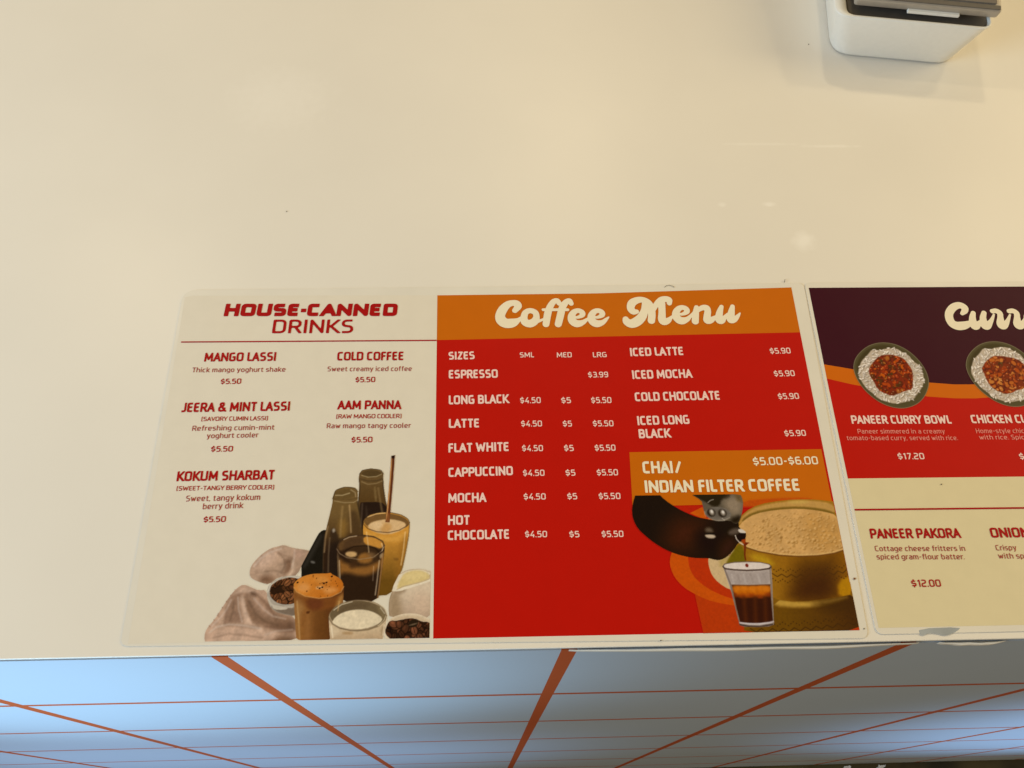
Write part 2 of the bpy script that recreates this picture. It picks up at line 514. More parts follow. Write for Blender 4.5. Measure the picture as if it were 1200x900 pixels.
class Picture:
    def __init__(self, x0, y0, x1, y1, step, bg):
        self.x = np.arange(x0, x1 + step * .5, step)
        self.y = np.arange(y0, y1 + step * .5, step)
        self.X, self.Y = np.meshgrid(self.x, self.y)
        self.rgb = np.ones(self.X.shape + (3,)) * np.array(bg, float)
        self.own = np.zeros(self.X.shape, int)
        self.cov = np.zeros(self.X.shape)
        self.step = step

    def alpha(self, pts, soft=0.35, smooth=1):
        if smooth:
            pts = chaikin(pts, smooth)
        P = np.array(pts)
        pad = soft + self.step * 2
        i0, i1 = np.searchsorted(self.x, [P[:, 0].min() - pad, P[:, 0].max() + pad])
        j0, j1 = np.searchsorted(self.y, [P[:, 1].min() - pad, P[:, 1].max() + pad])
        A = np.zeros(self.X.shape)
        if i1 <= i0 or j1 <= j0:
            return A
        X, Y = self.X[j0:j1, i0:i1], self.Y[j0:j1, i0:i1]
        d = np.full(X.shape, 1e9)
        ins = np.zeros(X.shape, bool)
        for a, b in zip(P, np.roll(P, -1, 0)):
            ab = b - a
            L2 = ab @ ab
            if L2 < 1e-12:
                continue
            t = np.clip(((X - a[0]) * ab[0] + (Y - a[1]) * ab[1]) / L2, 0, 1)
            d = np.minimum(d, (X - a[0] - t * ab[0]) ** 2 + (Y - a[1] - t * ab[1]) ** 2)
            c = (a[1] > Y) != (b[1] > Y)
            if ab[1] != 0:
                ins ^= c & (X < (Y - a[1]) / ab[1] * ab[0] + a[0])
        s = np.where(ins, -1, 1) * np.sqrt(d)
        t = np.clip(0.5 - s / soft, 0, 1)
        A[j0:j1, i0:i1] = t * t * (3 - 2 * t)
        return A

    def put(self, A, col, item=None, op=1.0):
        a = (A * op)[..., None]
        self.rgb = self.rgb * (1 - a) + np.asarray(col, float) * a
        if item:
            self.own[A > .5] = item
            self.cov = np.maximum(self.cov, A)
        return A

    def fill(self, pts, col, item=None, soft=0.35, smooth=1, to=None, axis=None, op=1.0, clip=None, mid=None):
        A = self.alpha(pts, soft, smooth)
        if clip is not None:
            A = A * clip
        if to is not None:
            (ax, ay), (bx, by) = axis
            t = np.clip(((self.X - ax) * (bx - ax) + (self.Y - ay) * (by - ay)) / ((bx - ax) ** 2 + (by - ay) ** 2), 0, 1)[..., None]
            if mid is None:
                col = np.array(col) * (1 - t) + np.array(to) * t
            else:
                col = np.where(t < .5, np.array(col) * (1 - 2 * t) + np.array(mid) * 2 * t, np.array(mid) * (2 - 2 * t) + np.array(to) * (2 * t - 1))
        return self.put(A, col, item, op)

    def line(self, pts, w, col, op=1.0, soft=0.35, clip=None, item=None):
        D = np.full(self.X.shape, 1e9)
        P = np.array(pts, float)
        for a, b in zip(P[:-1], P[1:]):
            ab = b - a
            t = np.clip(((self.X - a[0]) * ab[0] + (self.Y - a[1]) * ab[1]) / max(ab @ ab, 1e-9), 0, 1)
            D = np.minimum(D, np.hypot(self.X - a[0] - t * ab[0], self.Y - a[1] - t * ab[1]))
        A = np.clip(0.5 - (D - w / 2) / soft, 0, 1)
        if clip is not None:
            A = A * clip
        return self.put(A, col, item, op)

    def blob(self, c, rx, ry, rot, col, op=1.0, soft=0.3, clip=None):
        ca, sa = math.cos(rot), math.sin(rot)
        R = max(rx, ry) + soft * 2
        i0, i1 = np.searchsorted(self.x, [c[0] - R, c[0] + R])
        j0, j1 = np.searchsorted(self.y, [c[1] - R, c[1] + R])
        if i1 <= i0 or j1 <= j0:
            return
        X, Y = self.X[j0:j1, i0:i1] - c[0], self.Y[j0:j1, i0:i1] - c[1]
        d = np.hypot((X * ca + Y * sa) / rx, (-X * sa + Y * ca) / ry)
        a = np.clip(0.5 - (d - 1) * min(rx, ry) / soft, 0, 1) * op
        if clip is not None:
            a = a * clip[j0:j1, i0:i1]
        self.rgb[j0:j1, i0:i1] = self.rgb[j0:j1, i0:i1] * (1 - a[..., None]) + np.array(col, float) * a[..., None]

    def noise(self, A, scale, amp, seed=0, octaves=3):
        r = np.random.default_rng(seed)
        N = np.zeros(self.X.shape)
        for o in range(octaves):
            s = scale / 2 ** o
            gx, gy = (self.X - self.x[0]) / s, (self.Y - self.y[0]) / s
            g = r.uniform(-1, 1, (int(gy.max()) + 3, int(gx.max()) + 3))
            ix, iy = gx.astype(int), gy.astype(int)
            fx, fy = gx - ix, gy - iy
            fx, fy = fx * fx * (3 - 2 * fx), fy * fy * (3 - 2 * fy)
            N += (g[iy, ix] * (1 - fx) * (1 - fy) + g[iy, ix + 1] * fx * (1 - fy) + g[iy + 1, ix] * (1 - fx) * fy + g[iy + 1, ix + 1] * fx * fy) / 1.6 ** o
        self.rgb *= (1 + amp * N * A)[..., None]
        return N

    def beans(self, A, c, rx, ry, n, size, seed, dark=(52, 28, 16), light=(112, 66, 40)):
        r = random.Random(seed)
        for k in range(n):
            a, q = r.uniform(0, 6.283), math.sqrt(r.uniform(0, 1))
            p = (c[0] + rx * q * math.cos(a), c[1] + ry * q * math.sin(a))
            t = r.uniform(0, 3.14)
            s = size * r.uniform(.8, 1.15)
            m = r.uniform(0, 1)
            colr = [dark[i] + (light[i] - dark[i]) * m for i in range(3)]
            self.blob(p, s * 1.08, s * .80, t, [v * .35 for v in colr], .9, .5, A)
            self.blob(p, s * .92, s * .64, t, colr, 1, .35, A)
            self.blob((p[0] - .15 * s, p[1] + .22 * s), s * .45, s * .25, t, [v * 1.35 for v in colr], .7, .5, A)
            if r.random() < .6:
                self.blob(p, s * .8, s * .09, t, [v * .35 for v in colr], .8, .25, A)

    def build(self, names, mat, z, parent, labels={}, ill=None, split=()):
        """one mesh per pictured thing; all share the grid so no seam shows"""
        H, W = self.X.shape
        rgb = np.clip(self.rgb, 0, 255)
        rgb = np.clip((lin(rgb) - 0.004) / (ILL if ill is None else ill), 0.001, 0.92)
        cell = np.maximum.reduce([self.cov[:-1, :-1], self.cov[1:, :-1], self.cov[:-1, 1:], self.cov[1:, 1:]]) > .02
        ow = np.maximum.reduce([self.own[:-1, :-1], self.own[1:, :-1], self.own[:-1, 1:], self.own[1:, 1:]])
        # cells just outside the outline belong to the nearest thing
        for _ in range(4):
            grow = np.zeros_like(ow)
            grow[1:] = np.maximum(grow[1:], ow[:-1])
            grow[:-1] = np.maximum(grow[:-1], ow[1:])
            grow[:, 1:] = np.maximum(grow[:, 1:], ow[:, :-1])
            grow[:, :-1] = np.maximum(grow[:, :-1], ow[:, 1:])
            ow = np.where((ow == 0) & cell, grow, ow)
        idx = np.arange(H * W).reshape(H, W)
        out = []
        jobs = []
        for k, nm in enumerate(names, 1):
            mk = cell & (ow == k)
            if nm in split:                  # pieces that do not touch become parts of their own
                lab = np.where(mk, np.arange(1, mk.size + 1).reshape(mk.shape), 0)
                while True:
                    n2 = lab.copy()
                    n2[1:] = np.maximum(n2[1:], lab[:-1])
                    n2[:-1] = np.maximum(n2[:-1], lab[1:])
                    n2[:, 1:] = np.maximum(n2[:, 1:], lab[:, :-1])
                    n2[:, :-1] = np.maximum(n2[:, :-1], lab[:, 1:])
                    n2 *= mk
                    if (n2 == lab).all():
                        break
                    lab = n2
                jobs += [(nm, lab == q) for q in np.unique(lab[lab > 0]) if (lab == q).sum() > 12]
            else:
                jobs.append((nm, mk))
        for nm, mk in jobs:
            jj, ii = np.nonzero(mk)
            if len(jj) == 0:
                continue
            q = np.stack([idx[jj, ii], idx[jj, ii + 1], idx[jj + 1, ii + 1], idx[jj + 1, ii]], 1)
            u, inv = np.unique(q.ravel(), return_inverse=True)
            co = np.stack([self.X.ravel()[u] * 1e-3, self.Y.ravel()[u] * 1e-3, np.full(len(u), z)], 1)
            me = bpy.data.meshes.new(nm)
            nf = len(q)
            me.vertices.add(len(u))
            me.vertices.foreach_set('co', co.astype(np.float32).ravel())
            me.loops.add(nf * 4)
            me.loops.foreach_set('vertex_index', inv.ravel().astype(np.int32))
            me.polygons.add(nf)
            me.polygons.foreach_set('loop_start', (np.arange(nf) * 4).astype(np.int32))
            me.update(calc_edges=True)
            at = me.color_attributes.new('ink', 'FLOAT_COLOR', 'POINT')
            at.data.foreach_set('color', np.concatenate([rgb.reshape(-1, 3)[u], np.ones((len(u), 1))], 1).astype(np.float32).ravel())
            me.materials.append(mat)
            o = bpy.data.objects.new(nm, me)
            C.objects.link(o)
            o.parent = parent
            if nm in labels:
                o['label'] = labels[nm]
            out.append(o)
        return out


def picture_mat():
    m = new_mat('printed_picture', (1, 1, 1), rough=0.42, spec=0.10)
    nt = m.node_tree
    a = nt.nodes.new('ShaderNodeAttribute')
    a.attribute_name = 'ink'
    nt.links.new(a.outputs['Color'], nt.nodes['Principled BSDF'].inputs['Base Color'])
    return mottle(m, 90, 0.02, bump=0.0006, bump_scale=14)


M['picture'] = picture_mat()

# ------------------------------------------------------------------ the setting and the counter
fm = new_mat('dark_floor', (0.060, 0.046, 0.016), rough=0.7)
mottle(fm, 7, 0.9, detail=6)
floor = mesh_obj('floor', [(-3, -3, -1.345), (4, -3, -1.345), (4, 2.5, -1.345), (-3, 2.5, -1.345)], [(0, 1, 2, 3)], fm)
floor['kind'] = 'structure'

counter = thing('service_counter', 'white topped service counter with pale tiled front and terracotta grid lines', 'counter', (0.25, 0.4, -1.34))


def world_part(o):          # parts are modelled in world metres; keep them there under the counter's base
    o.matrix_parent_inverse = Matrix.Translation((-0.25, -0.4, 1.34))
    return o


ctm = new_mat('white_laminate', (0.82, 0.80, 0.76), rough=0.34, spec=0.3)
mottle(ctm, 7, 0.022, bump=0.0003, bump_scale=9)


def painted_highlights(m, spots):
    """pale ragged spots that stand in for soft highlights"""
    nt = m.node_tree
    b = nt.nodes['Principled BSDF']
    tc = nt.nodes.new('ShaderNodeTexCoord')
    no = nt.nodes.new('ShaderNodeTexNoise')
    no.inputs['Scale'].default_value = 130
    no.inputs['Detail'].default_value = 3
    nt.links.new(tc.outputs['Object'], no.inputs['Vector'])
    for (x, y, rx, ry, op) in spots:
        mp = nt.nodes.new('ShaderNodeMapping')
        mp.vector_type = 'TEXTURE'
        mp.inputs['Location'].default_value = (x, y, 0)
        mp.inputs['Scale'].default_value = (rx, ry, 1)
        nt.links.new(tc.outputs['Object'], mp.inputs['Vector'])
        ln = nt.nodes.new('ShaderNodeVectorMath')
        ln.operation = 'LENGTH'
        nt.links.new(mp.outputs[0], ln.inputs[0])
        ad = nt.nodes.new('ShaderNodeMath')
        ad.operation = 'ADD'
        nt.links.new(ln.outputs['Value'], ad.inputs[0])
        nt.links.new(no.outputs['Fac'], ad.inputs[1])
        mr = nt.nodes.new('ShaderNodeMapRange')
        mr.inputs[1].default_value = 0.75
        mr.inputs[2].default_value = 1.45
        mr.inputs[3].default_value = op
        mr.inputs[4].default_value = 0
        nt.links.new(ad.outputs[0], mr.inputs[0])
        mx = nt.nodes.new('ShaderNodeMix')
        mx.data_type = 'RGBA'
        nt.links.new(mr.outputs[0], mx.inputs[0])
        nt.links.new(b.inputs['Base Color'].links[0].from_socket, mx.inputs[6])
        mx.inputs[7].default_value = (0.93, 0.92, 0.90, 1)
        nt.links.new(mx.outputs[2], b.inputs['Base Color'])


painted_highlights(ctm, [(0.4475, 0.283, 0.011, 0.011, .8), (0.4275, 0.316, 0.006, 0.003, .8), (0.392, 0.316, 0.004, 0.003, .6),
                  (0.484, 0.372, 0.030, 0.0022, .6), (0.43, 0.374, 0.040, 0.0018, .35), (0.06, 0.42, 0.05, 0.04, .25)])  # soft highlights put into the countertop's colour
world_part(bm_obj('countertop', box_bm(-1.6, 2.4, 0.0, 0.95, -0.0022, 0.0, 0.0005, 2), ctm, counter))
world_part(bm_obj('shadow_gap', box_bm(-1.59, 2.39, 0.004, 0.9, -0.0092, -0.0024), new_mat('dark_gap', (0.010, 0.007, 0.005), 0.9, spec=0.1), counter))  # near-black fill, the gap's shade put into its colour

# front panel: pale tiles on a 200 mm grid of terracotta lines
pm = new_mat('pale_tile_panel', (0.74, 0.76, 0.78), rough=0.55, spec=0.2)
nt = pm.node_tree
tc = nt.nodes.new('ShaderNodeTexCoord')
sep = nt.nodes.new('ShaderNodeSeparateXYZ')
nt.links.new(tc.outputs['Object'], sep.inputs[0])


def grid_line(sock, off, half):
    a = nt.nodes.new('ShaderNodeMath'); a.operation = 'SUBTRACT'; a.inputs[1].default_value = off
    nt.links.new(sock, a.inputs[0])
    d = nt.nodes.new('ShaderNodeMath'); d.operation = 'PINGPONG'; d.inputs[1].default_value = 0.1004
    nt.links.new(a.outputs[0], d.inputs[0])
    l = nt.nodes.new('ShaderNodeMath'); l.operation = 'LESS_THAN'; l.inputs[1].default_value = half
    nt.links.new(d.outputs[0], l.inputs[0])
    return l.outputs[0]


gx = grid_line(sep.outputs['X'], 0.0618, 0.0047)
gz = grid_line(sep.outputs['Z'], -0.2007, 0.0042)
mx = nt.nodes.new('ShaderNodeMath'); mx.operation = 'MAXIMUM'
nt.links.new(gx, mx.inputs[0]); nt.links.new(gz, mx.inputs[1])
no = nt.nodes.new('ShaderNodeTexNoise'); no.inputs['Scale'].default_value = 4; no.inputs['Detail'].default_value = 3
nt.links.new(tc.outputs['Object'], no.inputs['Vector'])
rampt = nt.nodes.new('ShaderNodeMix'); rampt.data_type = 'RGBA'
rampt.inputs[6].default_value = (0.46, 0.53, 0.63, 1); rampt.inputs[7].default_value = (0.50, 0.57, 0.67, 1)
nt.links.new(no.outputs['Fac'], rampt.inputs[0])
mixc = nt.nodes.new('ShaderNodeMix'); mixc.data_type = 'RGBA'
nt.links.new(mx.outputs[0], mixc.inputs[0])
nt.links.new(rampt.outputs[2], mixc.inputs[6])
mixc.inputs[7].default_value = (0.50, 0.10, 0.030, 1)
b = nt.nodes['Principled BSDF']
nt.links.new(mixc.outputs[2], b.inputs['Base Color'])
world_part(bm_obj('front_panel', box_bm(-1.6, 2.4, 0.0003, 0.03, -1.34, -0.0082), pm, counter))

# edging strip: its lower edge has come loose and bows away from the counter
ebm = new_mat('white_edging', (0.90, 0.87, 0.80), 0.4)
mottle(ebm, 40, 0.05)

# ------------------------------------------------------------------ sheet 1: drinks and coffee
film_mat = new_mat('clear_film', (0.78, 0.76, 0.71), rough=0.3, spec=0.22)
mottle(film_mat, 30, 0.03, bump=0.0005, bump_scale=16)
Z_PANEL, Z_BAND, Z_PIC, Z_TEXT = 0.00064, 0.00070, 0.00076, 0.00084

menu1 = thing('laminated_menu', 'whole laminated menu sheet with cream drinks half and red coffee half', 'menu', (0.0118, 0.0070, 0), 0, 'laminated menus on the counter')
film1 = round_poly([(-4.1,-1.4),(424.7,-5.3),(429.2,239.9),(3.4,236.4),(-1.9,231.3)], 5, 5)
slab('laminate_film', [(x * 1e-3, y * 1e-3) for x, y in film1], 0.0001, 0.0006, film_mat, menu1, bevel=0.0002)

drinks = flat('drinks_panel', [(0.3,0.1),(172.1,-0.4),(171.6,230.8),(5,231.4),(0.1,230.2)], Z_PANEL, M['cream'], menu1, 'cream half of the sheet listing canned drinks')
coffee = flat('coffee_panel', [(172.1,-0.4),(419.9,-0.4),(419.7,199.6),(171.7,195.4)], Z_PANEL, M['red'], menu1, 'red half of the sheet listing coffees')
header1 = flat('header_band', [(171.7,195.4),(419.7,199.6),(419.8,236),(283,231.8),(171.6,230.8)], Z_PANEL, M['orange'], menu1, 'orange header band')
chai = flat('chai_panel', [(293.6,76.8),(418.7,77.8),(418.4,113.4),(294.7,112.8)], Z_BAND, M['orange'], menu1, 'orange box for chai and filter coffee')

def bar(name, a, b, w, z, mat, parent):
    """thin printed rule from a to b (mm)"""
    n = math.dist(a, b)
    ox, oy = -(b[1] - a[1]) / n * w / 2, (b[0] - a[0]) / n * w / 2
    return flat(name, [(a[0] - ox, a[1] - oy), (b[0] - ox, b[1] - oy), (b[0] + ox, b[1] + oy), (a[0] + ox, a[1] + oy)], z, mat, parent)


bar('divider_line', (2.5,195.1), (171.6,195.1), 0.9, Z_TEXT, M['ink_red'], drinks)

brush_mesh('header_lettering', [
    # C o f f e e
    [(224.81,218.11,3.88),(227,221.28,5.08),(226.13,223.48,5.26),(223.56,224.14,4.67),(220.01,222.97,5.25),(216.57,219.07,6.41),(214.61,214.1,6.71),(215.46,210.31,7.34),(218.51,208.05,7.33),(222.76,208.29,6.83),(226.53,210.23,3.68),(229.24,212.65,2.01)],
    [(230.7,212.19,4.86),(231.92,216.25,4.38),(235.1,217.95,4.05),(238.56,216.48,4.22),(239.37,213.21,4.37),(238.15,209.62,5.52),(234.74,207.67,6.01),(231.45,208.94,5.51),(230.7,212.19,4.86)],
    [(239.04,208.71,2.34),(241.81,209.95,2.01),(244.34,211.2,1.68)],
    [(255.46,223.68,3.58),(254,225.9,3.76),(251.43,224.81,4.26),(248.71,220.24,4.75),(247.06,214.79,5.05),(245.65,207.15,4.67)],
    [(263.78,223.45,3.41),(262.65,225.75,3.76),(260.06,224.39,4.43),(257.48,220.19,4.92),(256.03,214.74,5.06),(254.02,207.09,4.85)],
    [(244.26,218.62,2.2),(261.08,218.52,2.2)],
    [(264.89,212.51,1.85),(268.01,212.49,2.36),(270.93,214.28,3.71),(270.75,216.46,3.89),(268.32,217.75,3.73),(265.44,216.67,4.23),(263.55,213.6,5.06),(263.72,209.81,5.54),(266.7,207.45,5.69),(270.72,208.32,3.86),(274.16,211,2.02),(275.57,212.26,1.35)],
    [(278.47,212.42,1.86),(281.6,212.4,2.36),(284.54,214.19,3.72),(284.38,216.37,3.9),(281.96,217.66,3.73),(279.07,216.59,4.24),(277.14,213.51,5.06),(277.28,209.72,5.54),(280.24,207.36,5.7),(284.27,208.23,3.86),(287.11,210.73,2.36),(288.95,212.44,1.01)],
    # M e n u
    [(308.53,216.72,3.4),(306.18,216.74,4.76),(304.7,219.67,5.29),(306.16,223.8,5.83),(310.32,226.08,4.99),(314.28,226.06,4.47),(317.39,223.73,4.8),(318.89,219.59,5.12),(318.84,214.11,5.26),(318.07,209.4,5.07)],
    [(314.98,223.29,4.29),(314.19,218.24,4.94),(312.13,213.06,6.27),(308.48,209.1,7.08),(304.32,207.15,6.72),(301.24,208.61,5.55),(300.49,210.78,4.22)],
    [(319.98,217.75,3.41),(322.8,222.32,4.12),(326.16,225.81,4.65),(329.43,226.72,4.83),(332.06,225.96,4.31),(331.94,223.37,3.61)],
    [(326.53,223.22,5.15),(326.15,216.34,4.94),(325.56,210.62,5.58),(326.77,208.62,5.57),(329.61,209.5,4.23),(332.23,212.02,2.21),(334.83,214.19,1.53)],
    [(337.08,214.54,1.87),(340.23,214.52,2.39),(343.28,216.32,3.76),(343.22,218.52,3.94),(340.83,219.82,3.77),(337.86,218.74,4.28),(335.78,215.64,5.11),(335.75,211.82,5.6),(338.62,209.26,5.92),(342.75,210.32,3.9),(345.76,213.21,2.21),(348.03,215.75,1.71)],
    [(350.52,219.95,3.26),(349.35,214.82,4.61),(348.29,208.65,4.91)],
    [(350.65,216.46,1.88),(354.17,219.37,3.95),(357.35,219.35,4.64),(357.95,216.6,4.62),(357.1,212.95,4.94),(356.9,209.5,5.6),(359.54,209.85,4.59),(362.61,212.19,2.13)],
    [(368.05,220.39,2.93),(366.04,215.45,4.62),(364.87,210.17,5.27),(366.54,209.08,4.93),(369.3,211.96,2.99),(371.58,214.23,2.22)],
    [(375.78,220.53,3.1),(374.2,215.4,4.8),(373,210.12,5.45),(375.34,209.92,4.43),(378.33,212.63,2.74),(380.26,215.09,1.03)],
], M['ink_cream'], Z_TEXT, header1, 'cream script reading Coffee Menu')

TEXT1 = [
    ('drinks','heading','HOUSE-CANNED','heavy','ink_red',27.92,214.85,116.83,9.88,-0.30),
    ('drinks','heading','DRINKS','wide','ink_red',61.55,201.36,53.87,10.62,-0.28),
    ('drinks','item_name','MANGO LASSI','bold','ink_red',19.39,180.26,46.56,6.65,0.13),
    ('drinks','item_description','Thick mango yoghurt shake','reg','ink_brown',12.73,172.38,60.28,3.53,-0.04),
    ('drinks','price','$5.50','price','ink_red',32.14,163.61,13.11,3.85,0.53),
    ('drinks','item_name','COLD COFFEE','bold','ink_red',106.16,180.28,43.47,6.56,-0.15),
    ('drinks','item_description','Sweet creamy iced coffee','reg','ink_brown',100.33,172.34,55.13,3.55,-0.25),
    ('drinks','price','$5.50','price','ink_red',119.07,164.02,12.84,3.88,0.57),
    ('drinks','item_name','JEERA & MINT LASSI','bold','ink_red',9.84,143.76,68.38,6.65,0.29),
    ('drinks','item_note','(SAVORY CUMIN LASSI)','note','ink_red',23.23,137.41,41.74,2.98,0.17),
    ('drinks','item_description','Refreshing cumin-mint','reg','ink_brown',18.36,130.74,51.31,3.54,0.25),
    ('drinks','item_description','yoghurt cooler','reg','ink_brown',28.07,125.49,32.14,3.51,0.56),
    ('drinks','price','$5.50','price','ink_red',31.88,116.31,13.47,3.81,0.26),
    ('drinks','item_name','AAM PANNA','bold','ink_red',108.41,144.62,41.24,6.45,-0.28),
    ('drinks','item_note','(RAW MANGO COOLER)','note','ink_red',108.33,138.25,41.47,3.00,-0.14),
    ('drinks','item_description','Raw mango tangy cooler','reg','ink_brown',102.67,131.53,53.29,3.45,-0.28),
    ('drinks','price','$5.50','price','ink_red',118.85,121.48,13.16,3.86,0.32),
    ('drinks','item_name','KOKUM SHARBAT','bold','ink_red',13.42,97.03,59.28,6.50,0.29),
    ('drinks','item_note','(SWEET-TANGY BERRY COOLER)','note','ink_red',14.29,90.95,59.01,2.88,0.05),
    ('drinks','item_description','Sweet, tangy kokum','reg','ink_brown',20.91,83.97,44.58,3.72,0.43),
    ('drinks','item_description','berry drink','reg','ink_brown',31.71,78.83,24.26,3.69,0.94),
    ('drinks','price','$5.50','price','ink_red',33.19,70.56,13.16,3.64,0.51),
    ('coffee','size_heading','SIZES','bold','ink_pink',179.72,180.29,17.30,5.94,0.79),
    ('coffee','size_heading','SML','price','ink_pink',227.13,181.57,9.45,3.88,0.30),
    ('coffee','size_heading','MED','price','ink_pink',251.85,181.36,10.05,3.89,0.26),
    ('coffee','size_heading','LRG','price','ink_pink',276.08,181.28,9.28,3.90,0.32),
    ('coffee','item_name','ESPRESSO','bold','ink_pink',179.93,166.26,32.26,6.32,0.47),
    ('coffee','price','$3.99','price','ink_pink',271.90,166.09,13.31,4.19,0.56),
    ('coffee','item_name','LONG BLACK','bold','ink_pink',180.06,147.44,39.55,6.39,0.82),
    ('coffee','price','$4.50','price','ink_pink',226.35,147.81,13.42,4.30,-0.08),
    ('coffee','price','$5','price','ink_pink',253.16,147.53,6.29,4.31,-0.04),
    ('coffee','price','$5.50','price','ink_pink',272.70,147.39,13.28,4.31,-0.07),
    ('coffee','item_name','LATTE','bold','ink_pink',180.17,130.88,19.26,6.22,0.40),
    ('coffee','price','$4.50','price','ink_pink',226.47,131.24,13.42,4.19,-0.15),
    ('coffee','price','$5','price','ink_pink',253.31,130.93,5.88,4.20,-0.07),
    ('coffee','price','$5.50','price','ink_pink',272.71,130.83,13.33,4.20,-0.14),
    ('coffee','item_name','FLAT WHITE','bold','ink_pink',180.07,113.99,37.97,6.17,0.77),
    ('coffee','price','$4.50','price','ink_pink',226.55,114.22,13.29,4.20,-0.21),
    ('coffee','price','$5','price','ink_pink',253.25,114.01,6.12,4.20,-0.17),
    ('coffee','price','$5.50','price','ink_pink',272.77,113.88,13.27,4.21,0.04),
    ('coffee','item_name','CAPPUCCINO','bold','ink_pink',180.18,97.55,40.24,6.13,0.99),
    ('coffee','price','$4.50','price','ink_pink',226.63,97.55,13.49,4.14,-0.05),
    ('coffee','price','$5','price','ink_pink',253.29,97.36,6.20,4.15,-0.25),
    ('coffee','price','$5.50','price','ink_pink',272.93,97.26,13.36,4.15,-0.04),
    ('coffee','item_name','MOCHA','bold','ink_pink',180.19,80.83,23.52,6.06,0.37),
    ('coffee','price','$4.50','price','ink_pink',226.62,82.03,13.58,4.09,-0.13),
    ('coffee','price','$5','price','ink_pink',253.53,81.86,6.18,4.10,-0.31),
    ('coffee','price','$5.50','price','ink_pink',273.08,81.69,13.51,4.10,-0.12),
    ('coffee','item_name','HOT','bold','ink_pink',180.14,66.65,13.06,6.03,0.29),
    ('coffee','item_name','CHOCOLATE','bold','ink_pink',180.05,57.25,36.89,5.94,0.40),
    ('coffee','price','$4.50','price','ink_pink',226.64,58.20,13.36,3.99,-0.46),
    ('coffee','price','$5','price','ink_pink',253.48,57.77,6.16,3.99,-0.42),
    ('coffee','price','$5.50','price','ink_pink',273.16,57.57,13.29,4.00,-0.22),
    ('coffee','item_name','ICED LATTE','bold','ink_pink',301.36,181.85,35.79,6.40,0.98),
    ('coffee','price','$5.90','price','ink_pink',396.38,182.89,14.16,4.46,1.12),
    ('coffee','item_name','ICED MOCHA','bold','ink_pink',301.31,164.74,40.30,6.49,0.91),
    ('coffee','price','$5.90','price','ink_pink',396.41,165.70,14.03,4.41,1.03),
    ('coffee','item_name','COLD CHOCOLATE','bold','ink_pink',301.62,148.44,55.93,6.46,0.61),
    ('coffee','price','$5.90','price','ink_pink',396.44,148.88,13.91,4.36,0.95),
    ('coffee','item_name','ICED LONG','bold','ink_pink',301.72,131.40,33.87,6.40,0.88),
    ('coffee','item_name','BLACK','bold','ink_pink',301.82,122.16,21.16,6.42,1.08),
    ('coffee','price','$5.90','price','ink_pink',396.30,122.46,14.01,4.24,0.79),
    ('chai','item_name','CHAI/','bold','ink_cream',302.13,98.23,24.72,8.14,0.16),
    ('chai','price','$5.00-$6.00','price','ink_cream',372.91,102.74,41.78,5.45,0.36),
    ('chai','item_name','INDIAN FILTER COFFEE','bold','ink_cream',302.34,85.55,97.26,8.10,-0.08),
]
PANEL = {'drinks': drinks, 'coffee': coffee, 'chai': chai}
for p, role, s, font, col, u, v, w, h, a in TEXT1:
    text_mesh(role, s, font, M[col], u, v, w, h, a, Z_TEXT, PANEL[p])

# ---- printed picture on the drinks half
CREAM = (214, 197, 166)
pic = Picture(*(42.2,-0), *(169.9,115.2), 0.30, CREAM)
X, Y = pic.X, pic.Y
bottom_cut = pic.alpha([(-3.7,0.7),(171.9,0),(172,119.8),(-3.4,121.9)], 0.3, 0)
(CLOTH, HANDLE, BOTTLE, TALL, STRAW, ICED, CUP, LATTE, JUG, BOWL, CREAMG) = range(1, 12)
# linen cloth
c1 = pic.fill([(63.9,40.1),(64.6,43.7),(67.4,47.7),(71,51.3),(75.1,54.1),(79.4,55.1),(82.5,56),(87.5,54),(97.2,52.5),(103.7,49.9),(95.3,46),(92,37.6),(88.2,36.9),(81.1,36.6),(76.1,32.3),(72.1,33.2),(67.2,35.1),(64.6,37)], (191,150,113), CLOTH, to=(163,126,93), axis=((70,53.8), (83,33.4)))
pic.fill([(70.5,33.6),(70.9,36.8),(74.7,37.7),(79.6,35.8),(76.1,31.9)], (123,86,58), soft=5, clip=c1)
pic.fill([(83.4,46.6),(87.2,47.8),(89.2,44.5),(87.9,39.7),(83.3,38.1),(84.9,42.5)], (123,88,61), soft=4, clip=c1)
pic.fill([(88.1,46.9),(90,44.5),(89.9,40.4),(88.2,36.5),(85.8,36.5),(88.6,41.3)], (201,162,123), soft=3, clip=c1)
pic.fill([(87.6,52.7),(95.6,51.7),(92.8,46.9),(89.6,47.7)], (178,136,104), soft=4, clip=c1)
pic.fill([(66.1,45.7),(73.4,51.3),(79.6,52.8),(77.1,46.3),(68.9,40.8)], (201,160,125), soft=8, op=.7, clip=c1)
c2 = pic.fill([(43.8,-1.2),(42.3,3.3),(43.2,7.8),(47.3,13),(50.4,19.1),(54.2,26),(57.6,30.5),(61.2,32.8),(66.1,30.8),(70.1,29),(74.8,29.2),(76.6,22.5),(79.8,17.8),(94,13.7),(96.8,-2.3)], (186,144,108), CLOTH)
pic.fill([(54.2,26),(58.5,28.7),(64.7,29.3),(69.6,26.5),(65.9,25),(61.2,25.9),(61.9,18.9),(65.1,11.1),(56.8,9.8),(53,9.9),(53.1,19)], (140,102,73), soft=5, op=.85, clip=c2)
pic.fill([(61.3,24.3),(65.1,25.8),(76.2,22.5),(79.8,17),(92.5,12.9),(94,4.5),(83.9,6.2),(68.3,9.6),(64.8,14.2)], (129,92,63), soft=6, op=.9, clip=c2)
pic.fill([(65.1,25),(72.1,24.9),(78.2,18.6),(83.3,13.1),(77.1,13.2),(70.6,17.2)], (171,130,97), soft=7, op=.85, clip=c2)
